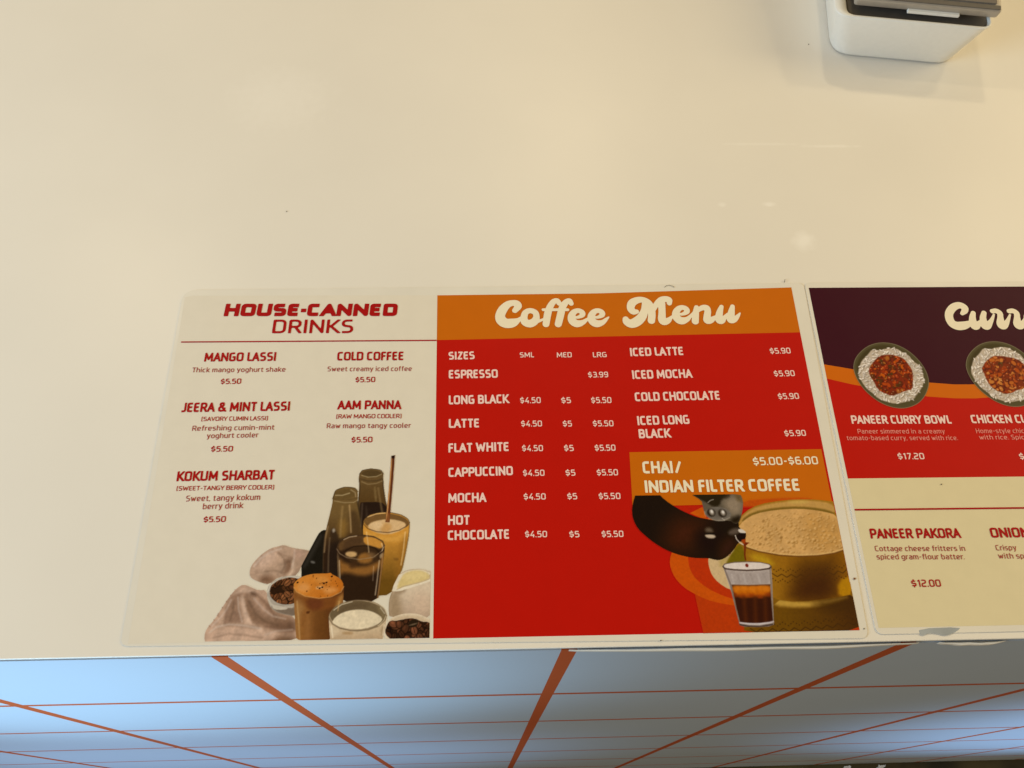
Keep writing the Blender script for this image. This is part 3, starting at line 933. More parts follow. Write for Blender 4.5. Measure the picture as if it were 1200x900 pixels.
pic.fill([(59.7,25.1),(62.5,24.3),(65,15.7),(68.3,9.6),(65.3,8.9),(62.3,15.8)], (199,158,121), soft=3, op=.9, clip=c2)
pic.fill([(74.6,7.9),(80.6,9.3),(92.7,11.4),(94,4.5),(84,5.5)], (95,64,43), soft=5, op=.7, clip=c2)
pic.fill([(80.1,-2),(81.3,1.8),(87.2,3.5),(94.2,1.9),(96.8,-2.3)], (102,70,45), soft=6, op=.85, clip=c2)
pic.fill([(43.5,1),(50.4,6.1),(63,8.9),(74.8,6.4),(84.1,4.7),(79.9,0.3),(61.9,-1.6),(44.5,-1.3)], (197,154,117), soft=6, op=.9, clip=c2)
pic.fill([(55.7,26.8),(61.3,31.4),(67.8,28.9),(69.7,26.1),(64.8,27.8),(58.7,27.5)], (201,160,123), soft=3, op=.8, clip=c2)
pic.fill([(65.6,28.2),(68.7,27.7),(69.7,25.7),(66.6,26.2)], (93,64,43), soft=2.5, op=.9, clip=c2)
pic.line([(61.2,25.9),(63.8,17.3),(68.3,9.6),(74.1,5.7)], 1.2, (212,170,132), .6, 1.6, c2)
pic.line([(69.6,26.5),(76.5,20.2),(81.8,12.4)], 1.4, (106,72,48), .5, 2.0, c2)
pic.line([(53.1,19),(53.4,9.8),(60.8,8.9),(72.3,7.6)], 1.0, (114,80,56), .5, 2.0, c2)
pic.line([(76.4,52.8),(83.1,49.5),(88,47.7)], 1.0, (146,108,78), .5, 1.6, c1)
pic.line([(70.3,50.5),(68.5,44.8),(68.3,39.2)], 1.0, (155,116,86), .4, 2.2, c1)
pic.noise(np.maximum(c1, c2), 4, 0.06, 1)
for k in range(9):
    pic.blob((48.6,14.9) if k == 0 else ((42.9,5.5)[0] + k * 1.9, (42.9,5.5)[1] + k * 3.5), .35, .7, .9, (140,100,73), .6, .5)
for pts, w, colr, op in (
        ([(45.2,5.5),(48.6,8.4),(55.3,9.8),(63.8,9),(73.9,7)], .9, (214,184,150), .55),
        ([(46.2,9.2),(50.3,13.7),(53.2,18.3),(55.2,23.6)], .8, (212,180,148), .5),
        ([(56.9,22.8),(56.9,17.4),(55.8,12.1)], 1.1, (104,76,52), .45),
        ([(58.9,25.1),(60.1,18.1),(62.8,11.2)], .7, (214,186,154), .5),
        ([(65.4,22.7),(70,15.6),(75.8,10.9),(83.7,8.5)], 1.0, (98,70,48), .45),
        ([(68.3,24.2),(74.4,17.9),(80.1,13.9),(87.2,12.3)], .8, (206,174,142), .5),
        ([(47.9,2.4),(55.9,4.5),(65.2,3.6),(75.2,1.9)], 1.0, (128,96,70), .4),
        ([(76.6,3.4),(82.5,5.5),(91.6,6.1)], .8, (196,164,132), .5)):
    pic.line(chaikin(pts, 0), w, colr, op, 1.3, c2)
for pts, w, colr, op in (
        ([(66.3,43.3),(69.8,48.1),(75,51.6),(81.1,53.6)], .8, (216,186,154), .5),
        ([(79.8,51.1),(83.2,47.8),(84.4,43.8),(82.5,39)], .9, (110,82,58), .5),
        ([(73,39.9),(77.6,40.6),(81.6,39.8)], .9, (120,90,64), .45),
        ([(89.2,52.6),(89.3,47.7),(88.5,42.1)], .7, (206,174,142), .55)):
    pic.line(pts, w, colr, op, 1.3, c1)
pic.rgb *= 1 + np.maximum(c1, c2)[..., None] * np.array((-.02, .005, .065))
# black portafilter handle
h1 = pic.fill([(106.3,65.1),(103.3,63.7),(101.3,59.9),(91.4,37.2),(103.7,33.7),(116.1,32.2),(116.8,63.1)], (26,22,17), HANDLE)
pic.fill([(103.4,62),(105.1,60.7),(96.4,41.9),(94.7,42.7)], (52,46,38), soft=4, op=.8, clip=h1)
pic.fill([(99,46.1),(101.5,45.6),(101.9,44.3),(99.5,44.5)], (112,104,92), soft=1.2, op=.8, clip=h1)
# back bottle
b1 = pic.fill([(125,100.8),(126.6,102.9),(131.9,103.9),(138.1,103),(140,100.3),(139.7,97.8),(140.1,92.2),(141.7,82.5),(144,75.2),(147.4,62.7),(132.6,50.7),(125.3,63),(125,83.7),(125.4,92.9),(124.6,97.1)], (104, 78, 44), BOTTLE, smooth=2, to=(84, 58, 28), axis=((132,102.1), (132.8,83.5)))
pic.fill([(124.7,81.7),(132.9,82.1),(141.9,81.4),(145.4,70.7),(147.4,62.7),(127.3,56)], (38,25,19), soft=.6, clip=b1)
pic.fill([(124.4,86.4),(126.4,81.8),(127.2,66.5),(125.5,66.5)], (70,52,34), soft=1.5, op=.8, clip=b1)
pic.fill([(129.9,80.9),(131.5,74.5),(130.4,70.9)], (66,50,36), soft=2, op=.7, clip=b1)
pic.fill([(138.6,100.3),(138.4,99.6),(137.5,98.9),(136.2,98.4),(134.5,98.1),(132.6,98),(130.7,98.1),(129,98.5),(127.6,99),(126.7,99.7),(126.3,100.5),(126.6,101.2),(127.4,101.9),(128.8,102.4),(130.5,102.8),(132.4,102.9),(134.3,102.7),(136,102.3),(137.4,101.8),(138.3,101.1)], (78,58,32), soft=.8, op=.9, clip=b1)
pic.line([(126.5,99.4),(130.4,98.2),(135.6,98.5),(138.6,100)], .5, (176,150,104), .8, .7)
pic.line([(126.7,95.2),(130.6,93.5),(135.8,94),(139.3,95.5)], .5, (160,132,86), .7, .8)
pic.line([(125.4,97.3),(130.5,95.6),(135.8,95.7),(139.5,97.1)], .7, (70,52,30), .7, .8)
pic.line([(125.1,100.3),(126.7,102.8),(131.9,103.8),(138.1,102.9),(140,100.1)], .4, (60,44,26), .8, .5)
pic.line([(125.2,96.6),(126,91.9),(125.5,83.7)], .5, (60,44,26), .7, .6)
pic.line([(139.8,96.4),(140.1,91.7),(141.9,82),(143.9,75.2)], .6, (58,42,26), .8, .6)
pic.fill([(134.2,91.8),(135.5,91.8),(136.8,82.6),(135.3,82.6)], (132,104,60), soft=1.5, op=.6, clip=b1)
# front bottle
b2 = pic.fill([(109.8,86.6),(110.8,90.1),(116.7,92.2),(122.9,91.4),(124.8,88.7),(124.8,82.8),(125.6,77.3),(127.4,70.1),(129.2,62.1),(130.6,33.7),(106.8,35.8),(106.2,51.1),(106.3,62),(108.7,75.7),(109.7,82.5),(109.4,84.8)], (108, 80, 42), BOTTLE, smooth=2, to=(56, 34, 18), axis=((116.9,74.7), (118.3,50.9)))
pic.fill([(107.1,56.3),(113.6,59.7),(128.9,58.6),(130.6,33.7),(106.9,34.1)], (34,24,19), soft=9, op=.9, clip=b2)
pic.fill([(120.3,75.6),(122.8,77.3),(125.5,74.6),(128.2,63),(123.7,61.3),(120.6,70.2)], (72,50,28), soft=4, op=.8, clip=b2)
pic.fill([(113.8,70.3),(118.8,71.1),(119.5,60.5),(115.3,59.7)], (138,100,44), soft=6, op=.8, clip=b2)
pic.fill([(109.1,63.3),(110.8,65.9),(112.6,64.5),(114.6,59.7),(112,58),(109.8,59.7)], (52,36,24), soft=2, op=.9, clip=b2)
pic.fill([(110.3,64.6),(111.5,65.9),(112.6,64.3),(111.4,62.7)], (160,142,118), soft=1.4, op=.9, clip=b2)
pic.line([(107.9,66.8),(106.8,59.8),(106.7,51.1)], .8, (150,118,78), .8, 1.0)
pic.line([(106.3,62),(106.2,51.1),(107,37.4)], .5, (72,52,34), .8, .8)
pic.line([(124.7,82.3),(127.1,71.9),(128.8,63),(129.1,55.1)], .9, (58,42,24), .8, .8)
pic.fill([(123.5,88.1),(123.4,87.1),(122.6,86.1),(121.2,85.3),(119.5,84.7),(117.5,84.3),(115.5,84.3),(113.6,84.6),(112.1,85.1),(111,85.9),(110.5,86.8),(110.7,87.8),(111.5,88.8),(112.8,89.6),(114.5,90.2),(116.5,90.6),(118.6,90.6),(120.5,90.3),(122,89.8),(123.1,89)], (96,72,38), soft=1, op=.8, clip=b2)
pic.line([(111.2,86.6),(115.3,86.5),(119.6,87.9)], .6, (184,158,112), .8, .8)
pic.line([(120.4,90),(123,88.3),(123.6,85.5)], .6, (170,142,98), .8, .8)
pic.line([(110.8,83),(116.5,81.8),(122.5,81.9),(124.5,83.2)], .5, (168,142,98), .7, .7)
pic.line([(109.8,84.6),(111,90.1),(116.8,92.1),(122.9,91.2),(124.8,88.7)], .45, (66,48,28), .8, .5)
pic.line([(109.6,84.6),(115.5,83.8),(120.7,83.7),(124.6,84.8)], .8, (88,66,36), .7, .9)
pic.line([(120,80.1),(121.1,71.1),(121.9,63.1)], 0.8, (186,148,96), .7, 1.0, b2)
pic.line([(115.8,79.2),(115.6,71.2),(115.6,60.5)], 1.2, (152,118,68), .6, 1.2, b2)
pic.line([(124.2,59.5),(125.2,50.8)], 1.0, (96,74,52), .6, 1.2, b2)
pic.line([(109.4,59.7),(109.4,49.3),(109.9,39.1)], .8, (120,94,64), .6, 1.0, b2)
pic.line([(127.8,80.9),(127.8,73.7),(127.5,66.5)], .7, (92,72,52), .7, 1.0, b1)
pic.line([(137,90.8),(138.4,83.5),(140.1,75.3)], 1.0, (140,110,66), .6, 1.2, b1)
# tall iced latte
t1 = pic.fill([(128.9,68.3),(129.3,70.9),(132.4,73.8),(138.4,75.3),(145.2,75.2),(151.3,73.7),(155.5,71.3),(157,68.3),(156.5,59.9),(155.1,50.3),(153.1,39.2),(150.1,32.5),(147.1,25),(137.2,24.4),(133.5,33.6),(129.5,55.9)], (198,134,50), TALL, smooth=1, to=(104,70,22), axis=((143.3,59.2), (144.3,33.4)))
pic.fill([(156.5,68.3),(155.8,66.6),(153.9,65.1),(150.9,64.1),(147.1,63.5),(142.9,63.4),(138.8,63.9),(135,64.9),(132,66.3),(130.1,67.9),(129.4,69.6),(130,71.3),(131.9,72.8),(134.9,73.9),(138.7,74.4),(142.9,74.5),(147.1,74),(150.9,73),(153.9,71.6),(155.8,70)], (112,78,40), soft=.8, clip=t1)
pic.fill([(131.2,66.5),(133.9,69.1),(140.3,70.8),(146.3,70.9),(153.2,69.2),(155.1,67),(152.9,63.9),(144.1,61),(135.5,62.9)], (208,166,112), soft=1.2, clip=t1)
pic.fill([(139.5,68.1),(143.8,68.9),(146.4,66.2),(144,61.4),(139.7,62.8)], (188,132,66), soft=3, op=.7, clip=t1)
pic.fill([(132.7,68.2),(138.6,69.9),(142.1,67.2),(137.1,64.2)], (220,180,128), soft=3, op=.7, clip=t1)
pic.fill([(129.4,64.7),(135.6,61.1),(144.1,59.2),(152.6,61.3),(156.6,65.2),(156.2,58.1),(147.6,56.5),(134,58.5)], (206,146,62), soft=3, op=.9, clip=t1)
pic.fill([(151.8,57.3),(156.4,62.5),(155.4,50.3),(152.5,37.5),(149.3,33.3),(149.7,45.2)], (150,98,34), soft=5, op=.7, clip=t1)
pic.fill([(147.9,47),(150.9,46.7),(150.7,45.2),(148.3,45.4)], (110,72,28), soft=1.5, op=.7, clip=t1)
pic.line([(129.4,67.8),(132,65.1),(137.2,63.2),(144,62.5),(150.8,63.9),(155.8,66.8),(156.9,68.7)], .6, (84,58,34), .75, .5)
pic.line([(129.1,68.3),(129.6,71.1),(132.6,73.8),(138.4,75.2),(145.3,75.1),(151.5,73.6),(155.7,71.1),(156.9,68.6)], .5, (70,50,30), .8, .5)
pic.line([(156.9,67.8),(156.5,59.9),(155.1,50.3),(153.1,39.2)], .5, (110,76,36), .8, .6)
# straw
s1 = pic.fill([(144.3,112.2),(146.6,112.6),(145.9,92.6),(145.1,75.2),(144.8,68.9),(142.2,69.1),(142.7,75.2),(143.6,92.6)], (92,46,24), STRAW, smooth=0)
pic.fill([(144.3,111.4),(145,111.4),(144.4,92.6),(143.6,74.3),(142.7,69.8),(142.3,70.7),(143.1,86.1)], (186,130,74), soft=.6, clip=s1)
pic.fill([(144.3,112.4),(146.6,112.8),(146.5,110.5),(144.5,110.3)], (34,18,12), soft=.8, clip=s1)
pic.fill([(142.7,74.3),(144.9,74.7),(144.8,68.9),(142.2,69.1)], (150,92,44), soft=1.5, op=.6, clip=s1)
# iced coffee glass
i1 = pic.fill([(113.9,52.7),(114.1,56.2),(117,59.2),(122,61),(128.7,61.4),(135.6,60.4),(140.8,57.5),(142.5,54.4),(142.3,48.8),(140.9,33.5),(139.8,20.2),(117.7,20.6),(115.9,33.9)], (44,28,18), ICED, smooth=1)
pic.fill([(114.2,55.3),(117.9,59.1),(122.8,60.8),(128.8,61),(135.6,60),(141.2,56.6),(141,51.4),(135.9,54.1),(129.1,55.1),(120.7,54.3),(115.8,50.9)], (96,66,36), soft=2, op=.9, clip=i1)
pic.fill([(129.9,55.9),(129.3,60.3),(135.6,59.9),(140.8,57),(141.9,54.9),(140.2,52.6),(135.9,54.1)], (196,132,52), soft=1.2, op=.95, clip=i1)
pic.fill([(118.7,59.1),(128.8,60.8),(129.2,55.9),(122.4,54.3),(117.4,51.8)], (74,50,30), soft=3, op=.85, clip=i1)
pic.fill([(139.3,48.7),(138.9,46.9),(137.6,45.4),(135.4,44.1),(132.7,43.4),(129.7,43.2),(126.6,43.5),(123.8,44.3),(121.5,45.6),(120,47.2),(119.5,49),(119.8,50.7),(121.2,52.3),(123.3,53.5),(126,54.3),(129.1,54.5),(132.2,54.2),(135,53.3),(137.3,52),(138.7,50.4)], (58,38,22), soft=1, clip=i1)
pic.fill([(119.2,50.5),(121.7,51.4),(125.9,50.8),(126.2,48.4),(122.7,47.6),(119.7,48.8)], (202,158,100), soft=1.6, op=.9, clip=i1)
pic.fill([(127.7,49.4),(131.8,50.7),(136.1,48),(134.6,44.2),(129.6,43.8),(126.2,45.6)], (150,98,42), soft=2.5, op=.85, clip=i1)
pic.fill([(131.8,50.2),(136,50.6),(137.8,48),(134.5,46.8)], (112,80,48), soft=2.5, op=.8, clip=i1)
pic.fill([(115.2,47.5),(119.6,44),(129.8,41.3),(140.4,45.4),(141.8,48.8),(140.6,42),(136.6,37.8),(130,36.2),(119.9,38.9),(116.7,37.3)], (156,100,42), soft=4, op=.8, clip=i1)
pic.fill([(122.1,44),(126.2,45.6),(126.4,41.3),(122.3,41)], (66,40,22), soft=3, op=.8, clip=i1)
pic.fill([(114.1,51.8),(116,47.5),(117,33.9),(118.3,20.6),(117.4,20.6),(115.7,33.9)], (120,92,60), soft=1.5, op=.7, clip=i1)
pic.fill([(141.1,48.8),(142.1,51.4),(141.8,41.9),(140.6,28.5),(139.7,20.2),(139,20.2),(139.9,30.2)], (176,122,64), soft=1.4, op=.8, clip=i1)
pic.fill([(139.5,48.8),(141.6,50.5),(141.2,47.1),(139.9,46.7)], (196,160,112), soft=1.5, op=.7, clip=i1)
pic.line([(114,53),(115.9,50.1),(120.2,47.6),(127.8,46.3),(136.2,47.6),(141,51.4),(142.4,54.8)], .55, (150,120,86), .65, .5)
pic.line([(114,53),(115.4,57.5),(121.1,60.6),(128.7,61.3),(135.6,60.3),(141.1,57.3),(142.4,54.3)], .5, (66,46,30), .85, .5)
pic.line([(119.1,51.8),(124,54.3),(130.8,54.6),(136.7,53.2),(139.8,49.7)], .5, (34,22,14), .8, .6)
for pts, w, op in (([(116,45.8),(117.2,33.9),(118.3,24.7)], .55, .6), ([(139.6,45.4),(138.8,33.5),(138.1,25.2)], .7, .6),
                   ([(117.9,58.6),(121.2,60.1),(125.4,60.7)], .4, .8), ([(140.4,55.8),(141.5,53.3),(141,51.4)], .5, .7), ([(136.4,42),(136.3,33.6)], .5, .35)):
    pic.line(pts, w, (222, 190, 146), op, .7, i1)
for pts, w, op in (([(131.2,62.9),(132.4,55.9),(133.2,50.7)], .6, .5), ([(154.4,62.6),(153.7,52.1),(152.5,42.6)], .7, .55), ([(131.6,72.5),(136.7,74.4),(141.8,74.9)], .4, .8)):
    pic.line(pts, w, (240, 200, 140), op, .7, t1)
# portafilter cup with beans
u1 = pic.fill([(75.1,28),(76.1,32.3),(80.4,35.8),(86.5,37.4),(92.1,37.2),(96.9,35.5),(99.1,27.6),(98.4,16.7),(92.5,13.5),(86.2,14.9),(80.7,16.6),(76.8,20.9)], (164,148,126), CUP, smooth=1)
pic.fill([(78,20.1),(92.1,18.3),(98.1,19.8),(98.5,15.1),(92.5,13.5),(86.2,14.9),(81.4,16.6)], (118,98,78), soft=2, clip=u1)
bb = pic.fill([(97.4,29.7),(97.4,27.2),(96.5,24.8),(94.6,22.8),(92,21.4),(88.9,20.6),(85.7,20.6),(82.6,21.4),(80,22.8),(78,24.8),(77,27.1),(76.9,29.6),(77.8,32),(79.7,34),(82.3,35.5),(85.4,36.3),(88.7,36.3),(91.8,35.5),(94.4,34.1),(96.4,32)], (44,26,16), soft=.6, clip=u1)
pic.beans(bb, (86.5,28.4), 12.0, 11.0, 60, 2.5, 3, (70,38,20), (136,82,46))
pic.line([(75.8,28),(76.9,31.9),(81.3,35.1),(87.4,36.7),(93.7,36.2)], .7, (206,190,164), .8, .6)
pic.fill([(79,20),(81.1,20.2),(88,18.7),(87.8,17.6),(82.9,17.4),(79.7,18.2)], (196,178,150), soft=.8, op=.95)
pic.line([(76,24.8),(78.3,20.7),(82.8,18.9),(90.5,19)], .9, (192,174,148), .8, .7)
# foamy latte, front
l1 = pic.fill([(90.2,31.5),(90.5,33.2),(93.7,36.2),(99.1,38),(104.5,38.4),(109.7,38.3),(111.2,38.8),(112.5,37.6),(117.4,35.2),(119.7,31.1),(119.7,25.6),(119.6,19.4),(114.2,11.7),(114,-2.6),(95,-2.3),(92.7,12.1)], (142,90,40), LATTE, smooth=1, to=(92,52,24), axis=((95.7,12.1), (111.1,11.8)))
pic.fill([(90.7,27.7),(94.6,24.9),(105.6,23.5),(116.4,24.9),(119.6,27.2),(119.6,20.9),(113.8,17.9),(106.1,16.5),(98.3,18.2),(91.4,22.2)], (118,66,28), soft=3, op=.9, clip=l1)
pic.fill([(97.8,23.7),(108,23.5),(108.3,18),(100.7,16.6)], (96,48,26), soft=4, op=.8, clip=l1)
pic.fill([(91.7,24.5),(96.4,22.1),(98.4,16.7),(95.9,9),(95.3,-2.3),(94.2,-2.2)], (150,104,56), soft=5, op=.8, clip=l1)
pic.fill([(98.5,15.1),(100.7,16.6),(102.4,4.4),(101.4,-2.4),(99.1,-2.3)], (150,98,50), soft=5, op=.6, clip=l1)
pic.fill([(104.7,15),(110.8,16.4),(112.8,-2.6),(107.5,-2.5)], (104,62,26), soft=6, op=.7, clip=l1)
pic.fill([(95.4,15.2),(98.3,18.2),(99.7,15.1),(97.4,5.2)], (128,78,36), soft=3, op=.7, clip=l1)
pic.fill([(98.8,16.3),(100.9,16.6),(100.8,15.1),(99.1,14.9)], (70,34,16), soft=1, op=.8, clip=l1)
pic.fill([(116.5,24.1),(119.6,26.4),(119.4,19.4),(114.7,14.8)], (166,116,56), soft=3, op=.8, clip=l1)
fo = pic.fill([(90.4,31),(90.7,33.2),(93.7,36),(99.1,37.9),(104.6,38.3),(109.7,38.3),(111.2,38.7),(112.5,37.6),(117.4,35.2),(119.6,31.1),(117.9,27.2),(112.6,24.6),(105.6,23.8),(97.7,25.2),(92.4,28)], (198,120,44), soft=.6, clip=l1, to=(184,100,28), axis=((96.8,36.3), (113.3,25.7)))
pic.fill([(92.5,31.6),(97.1,33.1),(100.5,29.9),(97.6,27.2),(93.2,28.4)], (212,142,74), soft=4, op=.8, clip=fo)
pic.fill([(106.7,29.8),(113,30.5),(117,28),(110.2,25.4)], (214,146,80), soft=4, op=.7, clip=fo)
pic.fill([(101.6,36.2),(108.6,36.9),(112,32.9),(105,31.8)], (206,134,60), soft=4, op=.7, clip=fo)
pic.fill([(103.2,30.6),(107.4,31),(107.9,29.4),(103.7,29)], (224,172,112), soft=1.5, op=.8, clip=fo)
pic.line([(90.6,30.4),(92.4,27.8),(97.7,25.1),(105.6,23.7),(112.6,24.5),(118,27.1),(119.5,30.3)], .5, (216,148,76), .8, .6)
r = random.Random(5)
for k in range(26):
    q = (106.5,32.6)
    pic.blob((q[0] + r.gauss(0, 7), q[1] + r.gauss(0, 4)), r.uniform(.2, .5), r.uniform(.2, .45), r.uniform(0, 3), (84,42,14), .75, .3, fo)
for q in ((105.6,29.6), (107.8,32.5), (109.3,32.9), (107.1,30.1), (112.2,36.4), (92.5,33.2)):
    pic.blob(q, .65, .5, .3, (46,22,10), .95, .3, fo)
# cream jug
j1 = pic.fill([(147.9,27.2),(148.3,30),(150.1,34),(151.6,37.3),(155.9,39.4),(160.6,40.2),(165.3,39.9),(170,38.3),(174,37),(174.4,10.4),(146.9,11),(146,18.1),(146.5,23.4)], (206,180,146), JUG, smooth=1, to=(176,146,116), axis=((158.2,27.8), (158.6,12.7)))
pic.fill([(145.8,23.4),(148.2,27),(151.7,25.9),(153.2,18.7),(154.7,10.8),(146.3,11)], (150,122,88), soft=6, op=.85, clip=j1)
pic.fill([(159.6,25.1),(166.2,26.4),(170.3,22.3),(169.1,14.4),(161.2,13.9)], (204,170,136), soft=10, op=.7, clip=j1)
pic.fill([(148.2,27.1),(152.9,27.6),(156.2,28.4),(154.3,25.9),(150.4,25.3)], (136,108,78), soft=3, op=.8, clip=j1)
pic.fill([(147.9,27.2),(148.3,30),(150.1,34),(151.6,37.3),(155.9,39.4),(160.6,40.2),(165.3,39.9),(170,38.3),(174,37),(174.1,34.3),(170.1,32.6),(164.8,30.7),(156.9,28.4),(151.6,26.9)], (216,196,162), soft=.8, clip=j1)
pic.fill([(152.4,34),(154.3,37.3),(157.9,38.7),(161.9,39.3),(166.6,38.3),(169.6,36.2),(169.4,34),(164.8,32.3),(158.8,30.8),(154.2,29.8),(150.6,28),(151.1,31.3)], (206,176,112), soft=1.6, clip=j1)
pic.fill([(154,35.8),(157.9,38.2),(163.3,38.9),(168,37.4),(169,35),(163.4,33.8),(156.8,32.5)], (214,186,124), soft=4, op=.8, clip=j1)
pic.line([(148.2,27.5),(152.9,28.1),(158.8,30),(165.4,31.8),(170.7,33.6)], 1.0, (224,204,170), .8, .9)
# bowl of beans
w1 = pic.fill([(144.1,3.3),(144.5,7.1),(146.9,11),(150.8,13.1),(157.3,14.3),(163.8,13.6),(169.1,11.2),(173.1,7.9),(173.2,1.5),(169.4,-2.9),(146.1,-2.4)], (216,192,156), BOWL, smooth=1)
pic.fill([(146.9,10.3),(152.1,12.7),(158.6,13.3),(165.2,12.4),(170.5,9.2),(171.2,5.4),(166.6,8),(158.7,9.8),(150.9,9.6),(147,7.7)], (190,160,122), soft=3, op=.8, clip=w1)
wb = pic.fill([(144.8,3.9),(145.7,7.8),(147.6,10),(150.9,9.6),(154.7,10.8),(161.3,11),(165.9,8.7),(168.5,8.9),(171.1,7.3),(171.6,2.8),(169.3,-0.7),(164.2,-2),(151.3,-1.8),(146.3,1)], (48,28,18), soft=1, clip=w1)
pic.beans(wb, (158.2,4.4), 15.0, 7.8, 62, 2.6, 8, (46,26,16), (112,64,40))
pic.blob((160.7,8.4), 2.9, 2.2, .3, (40,28,18), 1, .4, wb)
pic.blob((160.7,7.8), 2.4, .4, .25, (112,88,62), .9, .5, wb)
# glass of cream
g1 = pic.fill([(112,12.3),(112.3,14.9),(115.2,18.7),(120.3,21.2),(126.8,22.3),(133.4,22),(139.3,20.2),(143.4,17.2),(145.3,13.3),(144.8,7.1),(144,3.3),(142.9,-2.4),(113.9,-1.8),(112.7,6.5)], (196,166,126), CREAMG, smooth=1, to=(178,144,106), axis=((129,4.9), (129.3,-1.5)))
pic.fill([(144.7,13.3),(144,10.8),(141.8,8.5),(138.4,6.8),(133.9,5.7),(129,5.4),(124,5.9),(119.4,7.1),(115.8,9),(113.3,11.4),(112.4,13.9),(113,16.5),(115.1,18.8),(118.6,20.6),(123.1,21.7),(128.1,22),(133.2,21.5),(137.8,20.2),(141.4,18.3),(143.8,15.9)], (104,84,56), soft=.8, clip=g1)
pic.fill([(138.7,19.6),(143.1,16.2),(144.6,13),(143,10.4),(141.6,13.7)], (128,106,70), soft=3, op=.8, clip=g1)
pic.fill([(116.6,16.7),(122.9,20.5),(129.4,21.3),(136.1,20.3),(132.9,17.4),(124.5,16.8),(119.4,14.7)], (92,72,48), soft=4, op=.8, clip=g1)
ck = pic.fill([(113.8,9.5),(115.6,12.7),(120,15.5),(126.4,16.9),(133,16.7),(138.9,14.7),(143,11.6),(141.8,9),(136.7,6.5),(129,5.3),(121.2,6.2),(116.5,7.7)], (216,192,152), soft=.9, clip=g1)
pic.noise(ck, 3, .035, 6)
pic.fill([(112.5,8.4),(116,6.4),(118.6,5.4),(116.9,1.9),(113.5,2.6)], (206,178,138), soft=3, op=.8, clip=g1)
pic.fill([(120.3,4.3),(126.4,4.3),(125.9,2.6),(120.7,3)], (156,116,72), soft=2, op=.7, clip=g1)
pic.fill([(141.9,5.9),(144.7,7.8),(143.6,3.3),(142.8,0.8)], (150,120,84), soft=2, op=.7, clip=g1)
pic.line([(112.1,12.3),(114.5,8.9),(118.6,6.5),(124.5,5.1),(129,4.8),(134.8,5.3),(140.6,7.2),(144.2,10.4),(145.1,13.3)], .7, (92,72,48), .75, .7)
pic.line([(112.1,12.3),(112.4,15),(115.3,18.7),(120.3,21.2),(126.8,22.3),(133.4,22),(139.3,20.2),(143.5,17),(145.1,13.3)], .5, (116,94,64), .7, .7)
pic.line([(140.6,7.2),(143.7,10.4),(144.6,12.8)], .5, (210,184,142), .7, .5)
for pts, w, op in (([(113.8,7.7),(115,1.3)], .7, .6), ([(144,7.8),(143.4,2.1)], .7, .6), ([(114.7,16.8),(119,19.9),(124.9,21.4)], .4, .8), ([(141.4,17.6),(143.9,14.3)], .4, .7)):
    pic.line(pts, w, (236, 214, 178), op, .7, g1)
pic.line([(93.1,22.2),(95,10.6),(96.5,0)], .7, (196, 150, 92), .6, .9, l1)
pic.line([(117.4,21.7),(117,16.3)], .6, (206, 160, 100), .6, .9, l1)
pic.line([(147.9,26.7),(146.5,22.7),(146,17.5),(146.8,13.6)], .7, (132, 104, 74), .6, 1.0, j1)
pic.line([(149.4,33.3),(151.4,36.9),(155.9,39.2),(160.6,40),(165.3,39.7),(170,38)], .5, (170, 140, 104), .7, .6, j1)
pic.line([(150.6,28.1),(154.2,29.8),(158.8,30.8),(164.8,32.3),(169.4,34),(169.6,36.2)], .5, (160, 128, 84), .6, .7, j1)
pic.rgb = np.where((bottom_cut > .02)[..., None], pic.rgb, np.array(CREAM, float))
pic.cov *= (bottom_cut > .5)
pic.noise(pic.cov, 1.2, 0.03, 12, 2)
pic.build(['pictured_cloth', 'pictured_handle', 'pictured_bottle', 'pictured_tall_glass', 'pictured_straw', 'pictured_iced_coffee', 'pictured_portafilter',
           'pictured_latte', 'pictured_jug', 'pictured_bean_bowl', 'pictured_cream_glass'], M['picture'], Z_PIC, drinks, ill=ILL_LEFT)

# ---- printed picture on the coffee half
RED = (179, 22, 0)
pic = Picture(*(285,-0.8), *(436.1,83.9), 0.30, RED)
right_cut = pic.alpha([(276.8,-0.4),(419.9,-0.4),(419.3,83.8),(283.5,85.4)], 0.3, 0)
(RINGS, POT, KETTLE, STREAM, GLASS, BACK) = range(1, 7)
pic.fill([(293.2,95.2),(424.7,93.4),(421.6,77.7),(293.6,76.8)], (190,93,2), smooth=0)
rg = pic.fill([(325.8,22.6),(328.2,-1),(424,-2.8),(426.4,44.7),(359.1,49.6),(343.1,42.3),(333.5,25.4)], (176,52,8), RINGS, smooth=0)
ring = pic.fill([(321.6,57.1),(315.4,48.8),(312.9,42.8),(313.1,37.5),(315.1,31.9),(319.6,26.3),(325.8,22.2),(332.7,18.7),(339.7,16.7),(348.3,15.1),(358.5,14.8),(369.4,18.9),(377.2,30.5),(377.2,68.7),(331.4,69.4)], (192,74,6), RINGS)
pic.fill([(325.2,48.6),(324.2,43.3),(324.4,38.1),(326.3,32.8),(330.2,28.4),(335.6,24.4),(341.8,21.2),(350.2,18.2),(359.1,19.1),(367.5,30.6),(359.7,53.4)], (178,46,8), RINGS)
pic.fill([(338.6,48.4),(336.3,43.1),(336.2,38.6),(337.4,33.2),(340.6,28.8),(346.6,24.4),(355.2,22.8),(364,32.2),(359.7,53.4)], (196,160,104), RINGS)
pic.fill([(319.8,76.3),(337.1,76.5),(332.8,74.1),(328.6,72.1),(326,72.8)], (176,30,4), BACK, smooth=0)
pic.fill([(328.6,72),(337,75.9),(338.7,68.2),(334.8,69)], (192,80,6), BACK, smooth=0)
pic.fill([(361.5,79.5),(383,80.9),(406.4,81),(405.8,77.8),(362.8,74.3)], (182,70,4), BACK, soft=2)
